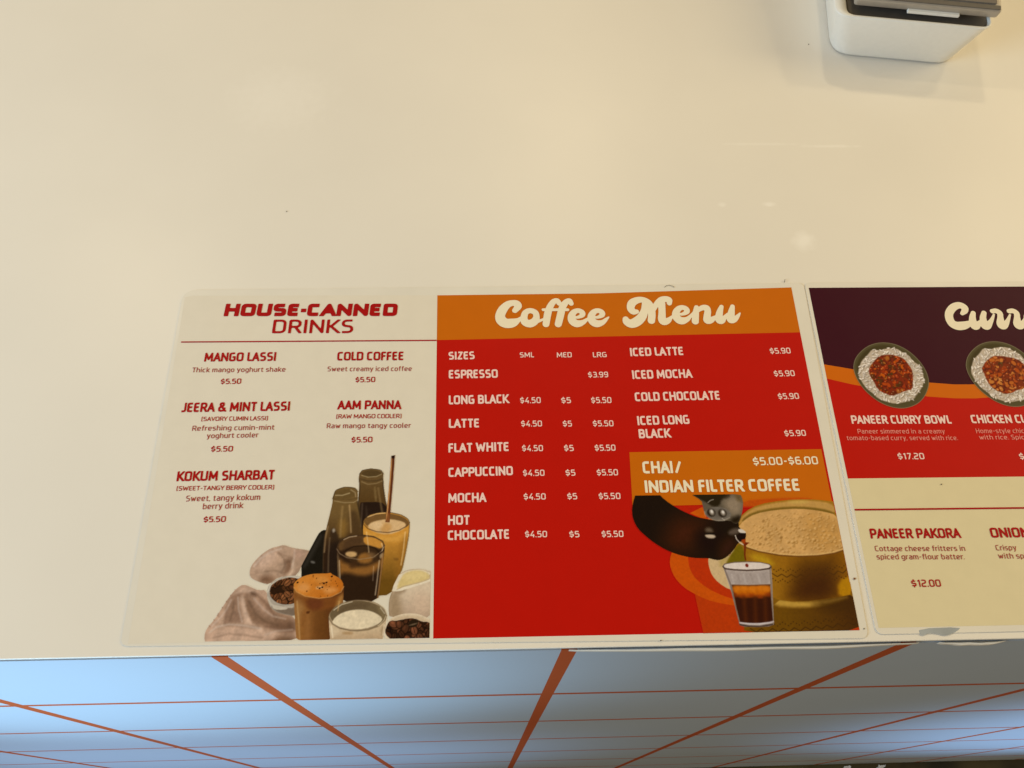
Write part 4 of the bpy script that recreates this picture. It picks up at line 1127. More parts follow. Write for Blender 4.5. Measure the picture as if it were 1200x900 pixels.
# brass pot
pot = pic.fill([(352.7,52),(353.8,60),(356.5,65.1),(362.5,72.2),(372.3,77.1),(387.9,79.5),(403.2,80),(414.2,79),(427.9,76.4),(426.5,20.4),(421.5,-3.8),(351.3,-2.4),(354.5,10.4),(354.4,29.4)], (154, 104, 28), POT, to=(116, 74, 14), axis=((387.8,79.1), (374.9,0.8)))
pic.fill([(347.7,42.1),(350.1,45.3),(354.7,50.5),(357.6,52.5),(359.2,45.2),(359.4,40),(351.6,37.5),(345.2,37.6)], (108,88,14), POT, soft=1.5)
pic.fill([(343.2,42.2),(347.4,44.7),(349.5,45.4),(347.6,41.5),(343.3,37.7)], (170,140,66), soft=4, op=.8)
pic.fill([(357.3,64.1),(362.3,71.2),(372.1,76),(387.7,78.5),(403,79.1),(414,78.1),(419.6,75.5),(419.1,70.3),(411,72.7),(397.1,74.6),(381.9,73.8),(367.2,70.1),(359.5,65)], (184, 134, 62), soft=1.6, clip=pot)
pic.fill([(359.8,67.1),(367.5,72.1),(382,74.8),(397.3,75.4),(411.2,73.8),(418.8,71.2),(418.4,69.3),(410.8,71.7),(397,73.6),(381.7,72.7),(368.1,69.5),(361.5,65)], (116,84,26), soft=1.6, op=.95, clip=pot)
pic.fill([(390.9,79.3),(403,79.3),(403.7,77.2),(391.5,77)], (196,156,70), soft=3, op=.7, clip=pot)
pw = pic.fill([(356.9,62.2),(361.7,67.1),(369.4,71.1),(381.8,73.2),(397,74),(410.9,72.1),(420.4,69.3),(423.4,58.9),(421.2,47.7),(413.9,45.6),(403.7,44.3),(391.8,44),(380.2,44.9),(367.8,47.4),(360.7,49.9),(357.9,53.9)], (198,146,78), soft=.8, clip=pot)
pic.fill([(398.7,71.7),(412.7,70.9),(423.4,64.1),(421.4,48.9),(408,46.1),(398.1,51.3)], (184,130,60), soft=12, op=.8, clip=pw)
n = pic.noise(pw, 5, .04, 21)
g = np.random.default_rng(3)
cx, cy = (395.8,55.3)
for k in range(420):
    a, q = g.uniform(0, 6.28), math.sqrt(g.uniform(0, 1))
    p = (cx + 34 * q * math.cos(a), cy + 17 * q * math.sin(a))
    s = g.uniform(.35, 1.25) * (1 - .35 * q)
    pic.blob((p[0] + s * .55, p[1] - s * .5), s, s * .7, .4, (146, 98, 38), .55, .7, pw)
    pic.blob(p, s * .9, s * .65, .4, (214, 164, 94), .6, .6, pw)
for q in ((373.6,66.2), (375.9,58.7), (369.4,51.7), (373.3,54.7), (382.9,55.5)):
    pic.blob(q, 1.1, .7, .6, (150,104,48), .8, .6, pw)
wall = pic.fill([(359.3,49.9),(367.7,47),(380.1,44.4),(391.8,43.6),(403.6,43.8),(413.8,45.1),(422.1,47.3),(421.2,20.5),(410.7,18.8),(387,16.2),(372,18.4),(364.4,25.4),(359.5,38)], (148, 96, 20), soft=.8, clip=pot, to=(130, 78, 14), axis=((370.7,34.9), (413.6,34.2)))
pic.fill([(390.6,42.4),(405.5,43),(415.5,44),(410.1,16),(379.4,16.5),(384.3,28.9)], (84,48,14), soft=16, op=.95, clip=wall)
pic.fill([(391.8,32.6),(409.7,34.2),(409.3,16.9),(383.4,17.4)], (62,30,14), soft=16, op=.8, clip=wall)
pic.fill([(412.5,28.4),(423,32.1),(421.1,20.1),(411.5,18.3)], (176,118,12), soft=3, op=.9, clip=wall)
pic.fill([(361.6,45.9),(372.3,44.7),(377,37.7),(364.8,40.9)], (180,136,24), soft=5, op=.8, clip=wall)
pic.line([(357.8,53.1),(360.7,49.7),(367.7,47.2),(380.1,44.6),(391.8,43.7),(403.7,44),(413.8,45.3),(421.2,47.5)], .9, (104,60,20), .9, .6)
pic.line([(356.9,53.9),(360.8,50.6),(367.8,48),(380.3,45.5),(391.9,44.6),(403.8,44.8),(414,46.2),(421.3,48.4)], .7, (210,164,92), .8, .7)
low = pic.fill([(372,18.4),(387,16.2),(410.6,18.6),(421.2,20.5),(421.3,9.2),(420.5,-3.8),(351.3,-2.4),(352.2,1.2),(369.6,3.6)], (104, 66, 14), soft=.8, clip=pot, to=(72, 40, 10), axis=((376.4,10), (415.7,14.9)))
pic.fill([(372,18.8),(387,16.4),(402.6,17.1),(416.6,19.5),(416.3,17.9),(402,14),(386.5,13),(371.4,14.6)], (190,142,52), soft=3, op=.9, clip=low)
pic.fill([(394.7,16.3),(416.6,19.5),(422.4,19.6),(421.3,9.2),(401.5,11.4)], (66,38,10), soft=10, op=.85, clip=low)


def zigzag(x0, x1, y0, y1, amp, n, clip, col):
    """the wavy chased line with rows of dots on the brass"""
    pts, dots = [], []
    for k in range(n * 8 + 1):
        t = k / (n * 8)
        cxx = x0[0] + (x1[0] - x0[0]) * t
        sag = -6.0 * (t - t * t) * y0
        cyy = x0[1] + (x1[1] - x0[1]) * t + sag + amp * (abs(((t * n) % 1) - .5) * 4 - 1)
        pts.append((cxx, cyy))
        if k % 2 == 0:
            dots.append((cxx, cyy + y1))
            dots.append((cxx, cyy - y1))
    pic.line(pts, .55, col, .85, .5, clip)
    for d in dots:
        pic.blob(d, .42, .38, 0, col, .8, .4, clip)


zigzag((373.8,32.9), (419.6,34.6), 1.2, 3.2, .9, 8, pot, (70,40,12))
zigzag((355.9,0.7), (420.7,4.1), 1.0, 3.4, 1.0, 10, pot, (62,36,10))
# pouring kettle: dark handle and metal head
k1 = pic.fill([(296.4,85.4),(310.4,85.2),(313.7,80.9),(321,75.3),(327.2,71.8),(332.9,69.3),(337.4,68.2),(346.5,66.7),(355.8,67.3),(358.2,65.9),(357.7,62),(361.8,59.4),(361.2,55.7),(355.7,52.5),(353.3,49.2),(349.5,45.4),(345.9,43.1),(342.6,42.2),(339.4,42.8),(336.9,43.6),(329.8,43.7),(324.1,44.5),(317.2,46.5),(311,49.3),(305,53.3),(299.6,58.1),(295.4,62.8),(293.2,68.2),(292.8,73.7),(294,79.2)], (28,18,10), KETTLE, smooth=1)
pic.fill([(314.4,63.2),(323.1,69.8),(335.9,66.9),(336.4,60.1),(330,50.9),(320.5,47.1),(310.7,52.6)], (66,28,16), soft=22, op=.9, clip=k1)
pic.fill([(331.2,60.2),(339.2,61.4),(345.4,58.7),(344.3,50.7),(337.4,47.5),(330.7,50.9)], (26,14,8), soft=12, op=.9, clip=k1)
pic.fill([(344.5,52),(351.7,56.6),(355.6,51.8),(350.1,45.3),(343.3,42.8)], (54,26,18), soft=10, op=.9, clip=k1)
pic.fill([(336.6,61.5),(338.7,62.8),(341.2,61.8),(341.6,59.7),(337.6,59.5)], (112,92,66), soft=3, op=.8, clip=k1)
pic.fill([(336,57.8),(338.2,58.6),(341.4,58.3),(343,56.8),(341.1,55.7),(337.5,56.1)], (200,172,132), soft=1.4, op=.95, clip=k1)
pic.fill([(336,58.8),(339.6,59.4),(342.8,58.7),(341.4,58.2),(337.5,58.3)], (14,8,5), soft=1.2, op=.9, clip=k1)
k2 = pic.fill([(329.8,84.9),(361.5,84.4),(363,79.5),(361.7,73.3),(359.9,68.6),(358.1,65.2),(355.4,64.6),(353.1,67),(346.4,66.4),(341.3,67.8),(338.3,70.3),(337.5,73.3),(337.2,77.1),(336.9,80)], (92,78,56), KETTLE, smooth=1)
pic.fill([(329.1,85.2),(355.6,84.9),(354.7,81),(349.6,80.8),(347.7,76.3),(343.6,75.7),(340,78.5),(336.3,80.6)], (38,28,16), soft=2, clip=k2)
pic.fill([(350.7,79),(355.2,82.4),(361.2,82.3),(362.1,76.1),(359.6,70.6),(354.8,70),(352.1,74.2)], (142,118,86), soft=7, op=.9, clip=k2)
pic.fill([(358.2,84.5),(361.4,83.7),(362.1,78.9),(358.8,79.6)], (96,72,36), soft=4, op=.8, clip=k2)
pic.fill([(353.2,68),(360.2,70.6),(358.8,65.2),(354.1,64.6)], (26,16,8), soft=4, op=.9, clip=k2)
pic.fill([(337.2,77.1),(340,78.5),(338.9,75),(337.5,73.3)], (96,78,58), soft=2, op=.8, clip=k2)
pl = pic.fill([(354.1,70.5),(353.4,69.2),(352,68),(350,67.1),(347.6,66.7),(345,66.6),(342.5,67),(340.3,67.8),(338.7,68.9),(337.7,70.3),(337.6,71.7),(338.2,73),(339.6,74.2),(341.6,75.1),(344.1,75.6),(346.7,75.6),(349.2,75.2),(351.4,74.4),(353,73.3),(354,71.9)], (112,98,78), soft=.8, clip=k2)
pic.fill([(352.8,71),(352.3,70),(351.2,69.2),(349.5,68.6),(347.5,68.3),(345.3,68.3),(343.2,68.6),(341.3,69.2),(339.9,70),(339.1,71),(338.9,72),(339.5,73),(340.6,73.8),(342.3,74.5),(344.3,74.8),(346.5,74.8),(348.6,74.5),(350.5,73.9),(351.9,73),(352.7,72.1)], (92,80,62), soft=4, op=.8, clip=pl)
pic.line([(337.8,72.9),(337.9,70.4),(340,68.2),(344.5,66.9),(349.1,67.1),(353.1,68.7)], .5, (170,150,116), .55, .7)
pic.line([(340.8,78.7),(342.5,80),(344.3,80.5)], .5, (200,180,144), .7, .6)
for q in ((342.2,72.3), (349.1,71.8)):
    pic.blob((q[0] - .3, q[1] - .2), 2.6, 2.6, 0, (32,22,14), .85, 1.2)
    pic.blob((q[0] + .1, q[1] + .1), 1.4, 1.9, .3, (150,132,104), .95, 1.0)
    pic.blob((q[0] + .2, q[1] + .5), .7, 1.0, .3, (226,210,180), .9, .7)
pic.line([(348.3,68.3),(349.5,67.2)], .5, (200,182,150), .6, .6)
# spout and the pouring stream
pic.fill([(350.8,59.9),(354.4,61.9),(357.7,62),(358.7,59.8),(355.1,57.8),(351.2,57.9)], (92,74,56), soft=3, op=.9)
pic.fill([(356.9,61.3),(359.6,61.4),(361.9,59.4),(361.1,58.6),(357.6,59)], (206,186,154), soft=.8)
pic.fill([(357.6,58.7),(361.7,58.7),(360.8,55.1),(358.9,53.1),(356,54.5),(355.7,57.2)], (26,14,10), soft=.8)
pic.line([(354.9,57.4),(355.3,55.2),(357,52.8),(359.1,51.5)], .55, (222,200,164), .9, .5)
st = pic.fill([(358,54.5),(360.9,55.3),(360.6,53.1),(362.9,52.8),(360.6,51.1),(359.4,45.2),(359.4,41.9),(358.6,41.9),(358.5,45.2),(359.4,51.1)], (108,36,10), STREAM, soft=.5, smooth=0)
pic.fill([(358,54.5),(360.9,55.1),(360.2,52.4),(359.2,52.1)], (166,60,14), soft=.8, op=.9)
# tea glass
gl = pic.fill([(344.7,38.5),(345.8,40),(351.9,40.9),(359.8,41.1),(367.6,40.6),(373,39.3),(373.9,38),(373.1,29.1),(370.1,3.7),(366.8,2.6),(359.5,2.4),(352.3,2.8),(349.9,3.7),(347.8,22.2)], (172,152,128), GLASS, smooth=0, soft=.4)
pic.fill([(345.6,36.2),(352.5,35),(358.8,34.5),(366.7,34.7),(372.8,35.8),(372.1,27.6),(358.8,27.1),(348,27.7)], (160,140,118), soft=1.5, op=.9, clip=gl)
for k, xx in enumerate((600, 650, 700, 760, 820, 870)):
    p0, p1 = (349.3,33.2), (369.4,28.4)
    t = (xx - 600) / 280
    x_ = p0[0] + (p1[0] - p0[0]) * t
    pic.line([(x_, p0[1]), (x_ + .6, p1[1])], .8, (136, 118, 98) if k % 2 else (196, 178, 152), .45, 1.4, gl)
pic.line([(345.4,37.1),(347.9,27.3),(349.9,4.2)], .8, (84,64,46), .7, .9, gl)
pic.line([(373.1,36.6),(372.3,26.9),(369.9,4.6)], .9, (112,92,70), .75, .9, gl)
tea = pic.fill([(348.5,27.4),(358.8,27),(371.6,27.2),(370.9,18.9),(369.8,5.1),(359.9,4.5),(350.4,5.2),(349.5,13.5)], (54,22,10), soft=.7, smooth=0, clip=gl)
pic.fill([(348.6,27.1),(358.8,26.7),(371.5,26.9),(371,21.8),(366.6,19.8),(360.8,20.5),(354.8,19.7),(349.2,21.4)], (190,92,12), soft=3, op=.95, clip=tea)
for k, (a, b_) in enumerate((((650, 460), (650, 520)), ((720, 460), (715, 500)), ((800, 460), (800, 520)), ((870, 460), (872, 510)))):
    pass
for q in ((351.1,25), (355.6,25.3), (360.7,24.7), (365.9,25.1), (369.5,24.6)):
    pic.blob(q, 2.4, 2.0, 0, (206,112,22), .7, 2.0, tea)
for q in ((349.1,21.1), (354.2,20.6), (359.4,20.8), (364.4,20.1), (369.7,21.1)):
    pic.blob(q, 2.2, 1.2, 0, (140,50,10), .7, 1.6, tea)
for q, q2 in (((354.7,19.2), (353.9,6.3)), ((361.3,19), (359.7,5.8)), ((367.2,18.9), (365.8,6.1))):
    pic.line([q, q2], 2.2, (80,34,16), .7, 2.0, tea)
pic.line([(348.8,27.1),(358.8,26.7),(371.5,26.9)], .6, (112,72,40), .8, .7, gl)
pic.fill([(373.5,38.1),(372.7,37.4),(370.6,36.7),(367.4,36.2),(363.4,35.9),(359,35.8),(354.7,36),(350.8,36.5),(347.7,37.1),(345.8,37.8),(345.2,38.6),(346,39.4),(348.1,40.1),(351.3,40.6),(355.3,40.9),(359.7,40.9),(364.1,40.7),(368,40.3),(371.1,39.7),(373,38.9)], (212,190,160), soft=.6, clip=gl)
pic.line([(344.8,38.3),(345.8,37.1),(351.2,36.3),(359,35.8),(366.9,36),(372.6,36.7),(373.8,37.8)], .9, (62,42,30), .9, .5)
pic.line([(344.8,38.5),(345.9,39.9),(351.9,40.8),(359.8,41),(367.6,40.6),(372.9,39.3),(373.8,38)], .5, (96,74,56), .85, .5)
pic.line([(350.5,5.1),(355.5,4.4),(362,4.3),(367.5,4.9),(370,5.4)], .8, (206,188,170), .85, .7)
pic.line([(350.2,3.9),(355.3,2.9),(361.7,2.6),(369.2,3.7)], 1.2, (44,24,16), .8, .9, gl)
pic.blob((359.3,38.8), 1.0, 1.1, 0, (112,30,16), .95, .4)
pic.cov = np.maximum(pic.cov, 0)
pic.cov *= (right_cut > .5)
pic.noise(pic.cov, 1.2, 0.03, 13, 2)
pic.build(['pictured_rings', 'pictured_brass_pot', 'pictured_kettle', 'pictured_stream', 'pictured_tea_glass', 'pictured_backdrop'], M['picture'], Z_PIC, coffee, split=('pictured_rings', 'pictured_backdrop'))

# ------------------------------------------------------------------ sheet 2: curries, running out of the frame
menu2 = thing('laminated_menu', 'laminated curry menu with plum header cut off at the right edge', 'menu', (0.4436, 0.0070, 0), 0, 'laminated menus on the counter')
film2 = round_poly([(-2.4,-3.2),(424.5,-2.9),(424.5,240.3),(-2.2,240.4)], 5, 5)
slab('laminate_film', [(x * 1e-3, y * 1e-3) for x, y in film2], 0.0001, 0.0006, film_mat, menu2, bevel=0.0002)
top_line = [(-0.2,174.7),(18.5,170.9),(41.3,164.2),(69.2,160.3),(85.3,158.8),(99.2,158.7),(115.7,159),(133.4,159.8)] + [(180.0, 162.8), (240.0, 169.0), (300.0, 176.5), (360.0, 183.0), (420.0, 187.0)]
low_line = [(-0.3,164),(16,159.5),(39.1,154.4),(65.2,150),(82.9,148.5),(96.5,148.3),(104.1,148.8),(112.9,149.2),(130.5,149.7)] + [(180.0, 152.6), (240.0, 158.8), (300.0, 166.2), (360.0, 172.6), (420.0, 176.8)]
snacks = flat('snack_panel', [(-0.2,0.6),(420.0,0.9),(420.0,92.4),(-0.1,93.2)], Z_PANEL, M['cream_deep'], menu2, 'cream lower half listing fritters')
curry = flat('curry_panel', [(-0.1,93.2),(420.0,92.4)] + low_line[::-1], Z_PANEL, M['red'], menu2, 'red band with curry bowls')
wave = flat('wave_band', low_line + top_line[::-1], Z_PANEL, M['orange2'], menu2, 'orange wavy stripe')
header2 = flat('header_band', top_line + [(420.0,236.4),(0.25,235.6)], Z_PANEL, M['plum'], menu2, 'dark plum header')
bar('divider_line', (0.1,72.6), (417.0, 71.0), 1.1, Z_TEXT, M['ink_red'], snacks)
brush_mesh('header_lettering', [
    [(104.68,213.67,2.78),(106.87,215.69,4.36),(107.71,218.05,5.1),(106.18,219.91,5.11),(103.53,220.44,5.23),(99.63,218.73,5.58),(95.91,214.62,5.67),(94.68,210.19,5.89),(95.61,205.79,6.22),(98.72,203.89,6.68),(102.61,203.99,6.45),(106.1,205.09,5.03),(109.02,206.95,2.64),(111.07,208.83,1.81)],
    [(112.75,214.13,3.39),(111.13,210.09,4.7),(110.51,205.06,5.99),(111.64,203.67,5.98),(114.74,205.97,3.36),(117.63,208.47,2.05)],
    [(120.41,214.21,3.52),(118.61,210.04,4.53),(118.14,205.01,6),(119.34,203.75,6.23),(122.21,205.92,3.97),(124.79,209.05,2.54),(127.06,212.83,1.46)],
    [(126.77,215.44,3.53),(129.52,215.68,3.89),(131.47,213.88,4.25),(131.11,210.59,4.24),(129.95,205.24,6.01),(131.04,203.79,6.01),(133.38,205.22,4.33),(135.73,208.03,2.78),(138.43,212.44,1.46)],
    [(138.71,215.37,3.53),(141.46,215.61,3.9),(143.41,213.81,4.26),(143.01,210.51,4.25),(141.8,205.16,6.03),(142.88,203.71,6.02),(145.24,205.14,4.34),(147.62,207.95,2.79),(150.36,212.37,1.46)],
    [(151.41,213.63,3.66),(149.84,209.83,4.55),(149.73,204.16,6.03),(152.88,205.4,4.23),(157.55,213.59,3.54),(154.54,205.39,3.99),(150.65,197.91,3.95),(146.79,196.07,2.99)],
], M['ink_cream'], Z_TEXT, header2, 'cream script reading Curry, cut off by the frame')

TEXT2 = [
    ('curry','item_name','PANEER CURRY BOWL','bold','ink_pink',10.11,130.83,66.17,5.97,-0.60),
    ('curry','item_description','Paneer simmered in a creamy','reg','ink_dim',12.63,123.86,57.49,3.25,-0.61),
    ('curry','item_description','tomato-based curry, served with rice.','reg','ink_dim',4.66,119.30,72.71,3.22,-0.64),
    ('curry','price','$17.20','price','ink_pink',35.14,105.65,17.19,4.33,-0.34),
    ('curry','item_name','CHICKEN CURRY BOWL','bold','ink_pink',89.74,130.30,70.99,6.00,-0.50),
    ('curry','item_description','Home-style chicken','reg','ink_dim',90.81,123.19,39.21,3.26,-0.50),
    ('curry','item_description','with rice. Spicy,','reg','ink_dim',91.70,118.73,33.59,3.24,-0.48),
    ('curry','price','$','price','ink_pink',114.46,104.57,3.13,4.34,-0.73),
    ('snacks','item_name','PANEER PAKORA','bold','ink_red',6.47,54.09,56.55,6.35,-0.53),
    ('snacks','item_description','Cottage cheese fritters in','reg','ink_brown',7.54,46.19,55.72,3.39,-0.72),
    ('snacks','item_description','spiced gram-flour batter.','reg','ink_brown',7.51,41.13,53.99,3.36,-0.85),
    ('snacks','price','$12.00','price','ink_red',25.13,24.07,17.83,4.39,-0.36),
    ('snacks','item_name','ONION','bold','ink_red',81.65,53.43,24.38,6.37,-0.28),
    ('snacks','item_description','Crispy','reg','ink_brown',82.50,45.49,12.86,3.40,-0.46),
    ('snacks','item_description','with spiced','reg','ink_brown',82.58,40.41,25.40,3.37,-0.72),
]
PANEL.update({'curry': curry, 'snacks': snacks})
for p, role, s, font, col, u, v, w, h, a in TEXT2:
    text_mesh(role, s, font, M[col], u, v, w, h, a, Z_TEXT, PANEL[p])


def bowl_picture(outline, inner, rice, food, seed, parent, name, curry_cols, herbs):
    P = np.array(outline)
    lo, hi = P.min(0) - 1, P.max(0) + 1
    global pic
    pic = Picture(lo[0], lo[1], hi[0], hi[1], 0.27, (110, 20, 8))
    # print round the bowl: plum above, orange wave, red below (mm in sheet space)
    wy = WAVE_Y(pic.X)
    pic.rgb[:] = np.where((pic.Y > wy[0])[..., None], (57, 14, 24), np.where((pic.Y > wy[1])[..., None], (196, 92, 4), (179, 22, 0)))
    A = pic.fill(outline, (80, 68, 38), 1, smooth=2, soft=.4)
    c = P.mean(0)
    pic.line(chaikin(outline, 2) + [chaikin(outline, 2)[0]], .7, (138, 122, 84), .8, .5, A)
    pic.fill(inner, (58, 46, 22), smooth=2, soft=2.0, clip=A, to=(84, 72, 38), axis=((lo[0], hi[1]), (hi[0], lo[1])))
    Rm = pic.fill(rice, (184, 160, 124), smooth=1, soft=1.0, clip=A)
    r = random.Random(seed)
    rp = np.array(rice)
    rl, rh = rp.min(0), rp.max(0)
    for k in range(620):
        p = (r.uniform(rl[0] - .5, rh[0] + .5), r.uniform(rl[1] - .5, rh[1] + .5))
        i = min(max(int((p[0] - pic.x[0]) / pic.step), 0), len(pic.x) - 1)
        j = min(max(int((p[1] - pic.y[0]) / pic.step), 0), len(pic.y) - 1)
        if Rm[j, i] < .35:
            continue
        t, m = r.uniform(0, 3.14), r.uniform(.8, 1.05)
        pic.blob((p[0] + .25, p[1] - .35), 1.15, .48, t, (96, 76, 50), .6, .5)
        pic.blob(p, 1.15, .46, t, (236 * m, 214 * m, 178 * m), .95, .35)
    Fm = pic.fill(food, curry_cols[0], smooth=1, soft=1.2, clip=A)
    fp = np.array(food)
    fl, fh = fp.min(0), fp.max(0)
    for k in range(240):
        p = (r.uniform(fl[0], fh[0]), r.uniform(fl[1], fh[1]))
        s = r.uniform(.6, 2.3) if k < 200 else r.uniform(.3, .8)
        cc = curry_cols[r.randrange(1, len(curry_cols))]
        pic.blob((p[0] + .3, p[1] - .4), s, s * .7, r.uniform(0, 3), (70, 18, 6), .7, .7, Fm)
        pic.blob(p, s * .9, s * .62, r.uniform(0, 3), cc, .85, .5, Fm)
        if r.random() < .35:
            pic.blob((p[0] - .2, p[1] + .25), .3, .25, 0, (226, 170, 112), .7, .35, Fm)
    for h in herbs:
        for k in range(6):
            pic.blob((h[0] + r.gauss(0, .9), h[1] + r.gauss(0, .9)), .7, .4, r.uniform(0, 3), (50 + r.randrange(26), 52, 20), .75, .4, Fm)
    return pic.build([name], M['picture'], Z_PIC, parent)


def WAVE_Y(X):
    return [np.interp(X, [p[0] for p in L], [p[1] for p in L]) for L in (top_line, low_line)]


bowl_out = [(19.5,173.6),(22.1,179.3),(26.8,184.4),(32.9,188.8),(40,191.1),(47.2,191.1),(54,189),(60.2,184.5),(65.2,177.9),(68.1,171),(69,163.8),(67.6,157.5),(63.5,150.5),(58.1,145.3),(51.7,142.3),(45.7,141.3),(39.6,142.1),(33.2,144.9),(27.8,149.4),(23.3,155.1),(20.2,162.1),(19,168.6)]
bowl_in = [(21.5,173.2),(24.3,178.6),(28.5,183.3),(33.9,187.1),(40.2,189.1),(46.7,189),(52.9,187),(58.4,182.7),(62.9,176.5),(65.8,169.6),(66.5,163.1),(65.2,157.5),(61.6,151.9),(56.6,147.1),(50.9,144.4),(45.6,143.6),(40.1,144.3),(34.3,147),(29.5,151.2),(25.2,156.5),(22.3,162.8),(21.2,168.2)]
rice_out = [(21.5,167.8),(23.7,172.8),(25.9,177.1),(30.6,181.1),(35.3,186.2),(39.2,184.7),(44.9,186.5),(52.1,186.6),(54.8,183.8),(59.4,181.2),(61,176.8),(65.3,172.8),(65.8,168.1),(65.5,161.7),(61.8,155.4),(57.6,151.2),(55.7,148.5),(49.4,146.1),(42.1,144.8),(36.7,146.2),(30.9,149.1),(29.1,152.2),(25.3,155.8),(22.7,161.4)]
food1 = [(29.4,170.6),(33.4,175.6),(39,180.7),(44.5,181.7),(49.6,181.3),(54.9,178.7),(57.7,174),(59.1,167.5),(57.3,161.1),(56,155.5),(49.3,154.1),(45,152.1),(40.9,150.7),(36.2,152.8),(32.4,155.7),(31.1,162),(29.2,166.3)]
bowl_picture(bowl_out, bowl_in, rice_out, food1, 2, curry, 'pictured_curry_bowl',
             [(120, 36, 8), (182, 66, 8), (196, 84, 14), (160, 50, 6), (104, 40, 12), (170, 96, 30), (88, 44, 16)], [(44.4,172.6), (43.2,166.9), (39.5,177), (34.7,163.4), (46.3,157.7)])
# the second bowl: the same bowl printed again, heaped with chicken pieces
dx = (133.1,164.7)[0] - (55.8,165.4)[0]
shift = lambda L, d=dx, e=0.3: [(x + d, y + e) for x, y in L]
food2 = [(106.8,169.4),(109.8,173.9),(113.8,177.8),(118,180.1),(122.7,179.9),(129.4,178.7),(134.3,177),(137.3,173.1),(139.5,168.5),(139.1,163.3),(135.9,158.2),(130.9,155.1),(125.9,153.9),(121.8,152),(117.6,151.4),(114.1,153.3),(110.7,155.9),(108,161),(108.1,165.5)]
bowl_picture(shift(bowl_out), shift(bowl_in), shift(rice_out), food2, 9, curry, 'pictured_curry_bowl',
             [(120, 40, 10), (178, 72, 16), (192, 98, 30), (160, 56, 12), (112, 40, 14), (204, 120, 44)], [(121,173.8)])

# a grey-blue patch along the lower border
gm = new_mat('grey_blue', (0.36, 0.40, 0.44), 0.3)
mottle(gm, 60, .12)
flat('grey_patch', chaikin([(23.3,-0.2),(48.6,0.2),(46.3,-2),(40.7,-4.1),(37.5,-4.4),(33.7,-3.3),(28.8,-2.9),(26,-4),(23.4,-4)], 1), 0.00066, gm, menu2, 'grey patch on the lower border')

# ------------------------------------------------------------------ loose edging below the counter's edge
def edging(x0, x1, zc, out, n=40, seed=1):
    r = random.Random(seed)
    ph = [r.uniform(0, 6.28) for _ in range(4)]
    V, F = [], []
    for i in range(n + 1):
        t = i / n
        x = x0 + (x1 - x0) * t
        env = math.sin(math.pi * t) ** .7
        wv = 1 + .25 * math.sin(9 * t + ph[0]) + .15 * math.sin(23 * t + ph[1])
        y = -0.0003 - out * env * wv
        wd = 0.0002 + .0009 * env * (1 + .25 * math.sin(15 * t + ph[2]))
        V += [(x, y, zc - .0002), (x, y - wd, zc - .0008), (x, y - wd, zc - .0040), (x, y, zc - .0036)]
        if i:
            o = 4 * i
            for a, b2 in ((0, 1), (1, 2), (2, 3), (3, 0)):
                F.append((o - 4 + a, o - 4 + b2, o + b2, o + a))
    return V, F


for k, (xa, xb, out) in enumerate(((0.262, 0.468, 0.0009), (0.480, 0.520, 0.0008))):
    V, F = edging(xa, xb, -0.0040, out, 48, 3 + k)
    world_part(mesh_obj('loose_edging', V, F, ebm, counter, 'white edging strip peeling away below the counter edge'))

# ------------------------------------------------------------------ payment terminal, mostly beyond the top of the frame
tw = new_mat('matt_white_plastic', (0.90, 0.90, 0.87), 0.42)
mottle(tw, 300, .015)
td = new_mat('dark_grey_plastic', (0.10, 0.09, 0.08), 0.5)
mottle(td, 200, .08)
ts = new_mat('silver_plastic', (0.42, 0.38, 0.33), 0.35, metallic=0.25)
mottle(ts, 200, .04)
tg = new_mat('grey_glass', (0.17, 0.15, 0.13), 0.12, coat=.6)
mottle(tg, 40, .05)
term = thing('payment_terminal', 'white based card payment terminal with silver tablet at the top of the counter', 'payment terminal', (0.5520, 0.4645, 0), math.radians(-6.8))


def ring_loft(levels, mat, name, parent, n=6, cap_bottom=True, cap_top=True, smooth=True):
    """levels: (x0, x1, y0, y1, z, radius) rounded rectangles lofted together"""
    bm = bmesh.new()
    rings = []
    for x0, x1, y0, y1, z, rad in levels:
        pts = round_poly([(x0, y0), (x1, y0), (x1, y1), (x0, y1)], rad, n)
        rings.append([bm.verts.new((a, b2, z)) for a, b2 in pts])
    m = len(rings[0])
    for A, B in zip(rings[:-1], rings[1:]):
        for i in range(m):
            bm.faces.new((A[i], A[(i + 1) % m], B[(i + 1) % m], B[i]))
    if cap_bottom:
        bm.faces.new(rings[0][::-1])
    if cap_top:
        bm.faces.new(rings[-1])
    o = bm_obj(name, bm, mat, parent, smooth=False)
    for p in o.data.polygons:
        p.use_smooth = len(p.vertices) == 4
    return o


ring_loft([(-.049, .050, -.0005, .150, 0.0010, .016), (-.0505, .0515, -.0015, .152, 0.003, .018), (-.0600, .0618, -.0045, .160, 0.0395, .013),
           (-.0603, .0622, -.0048, .1602, 0.0408, .011), (-.0598, .0618, -.0042, .160, 0.0416, .010), (-.0520, .0608, -.0028, .150, 0.0416, .008),
           (-.0505, .0600, -.0018, .148, 0.0400, .008), (-.0495, .0595, -.0012, .147, 0.034, .008)], tw, 'base', term)
ring_loft([(-.0490, .059, -.0006, .146, 0.0345, .008), (-.0490, .059, -.0006, .146, 0.0396, .008)], td, 'well', term)
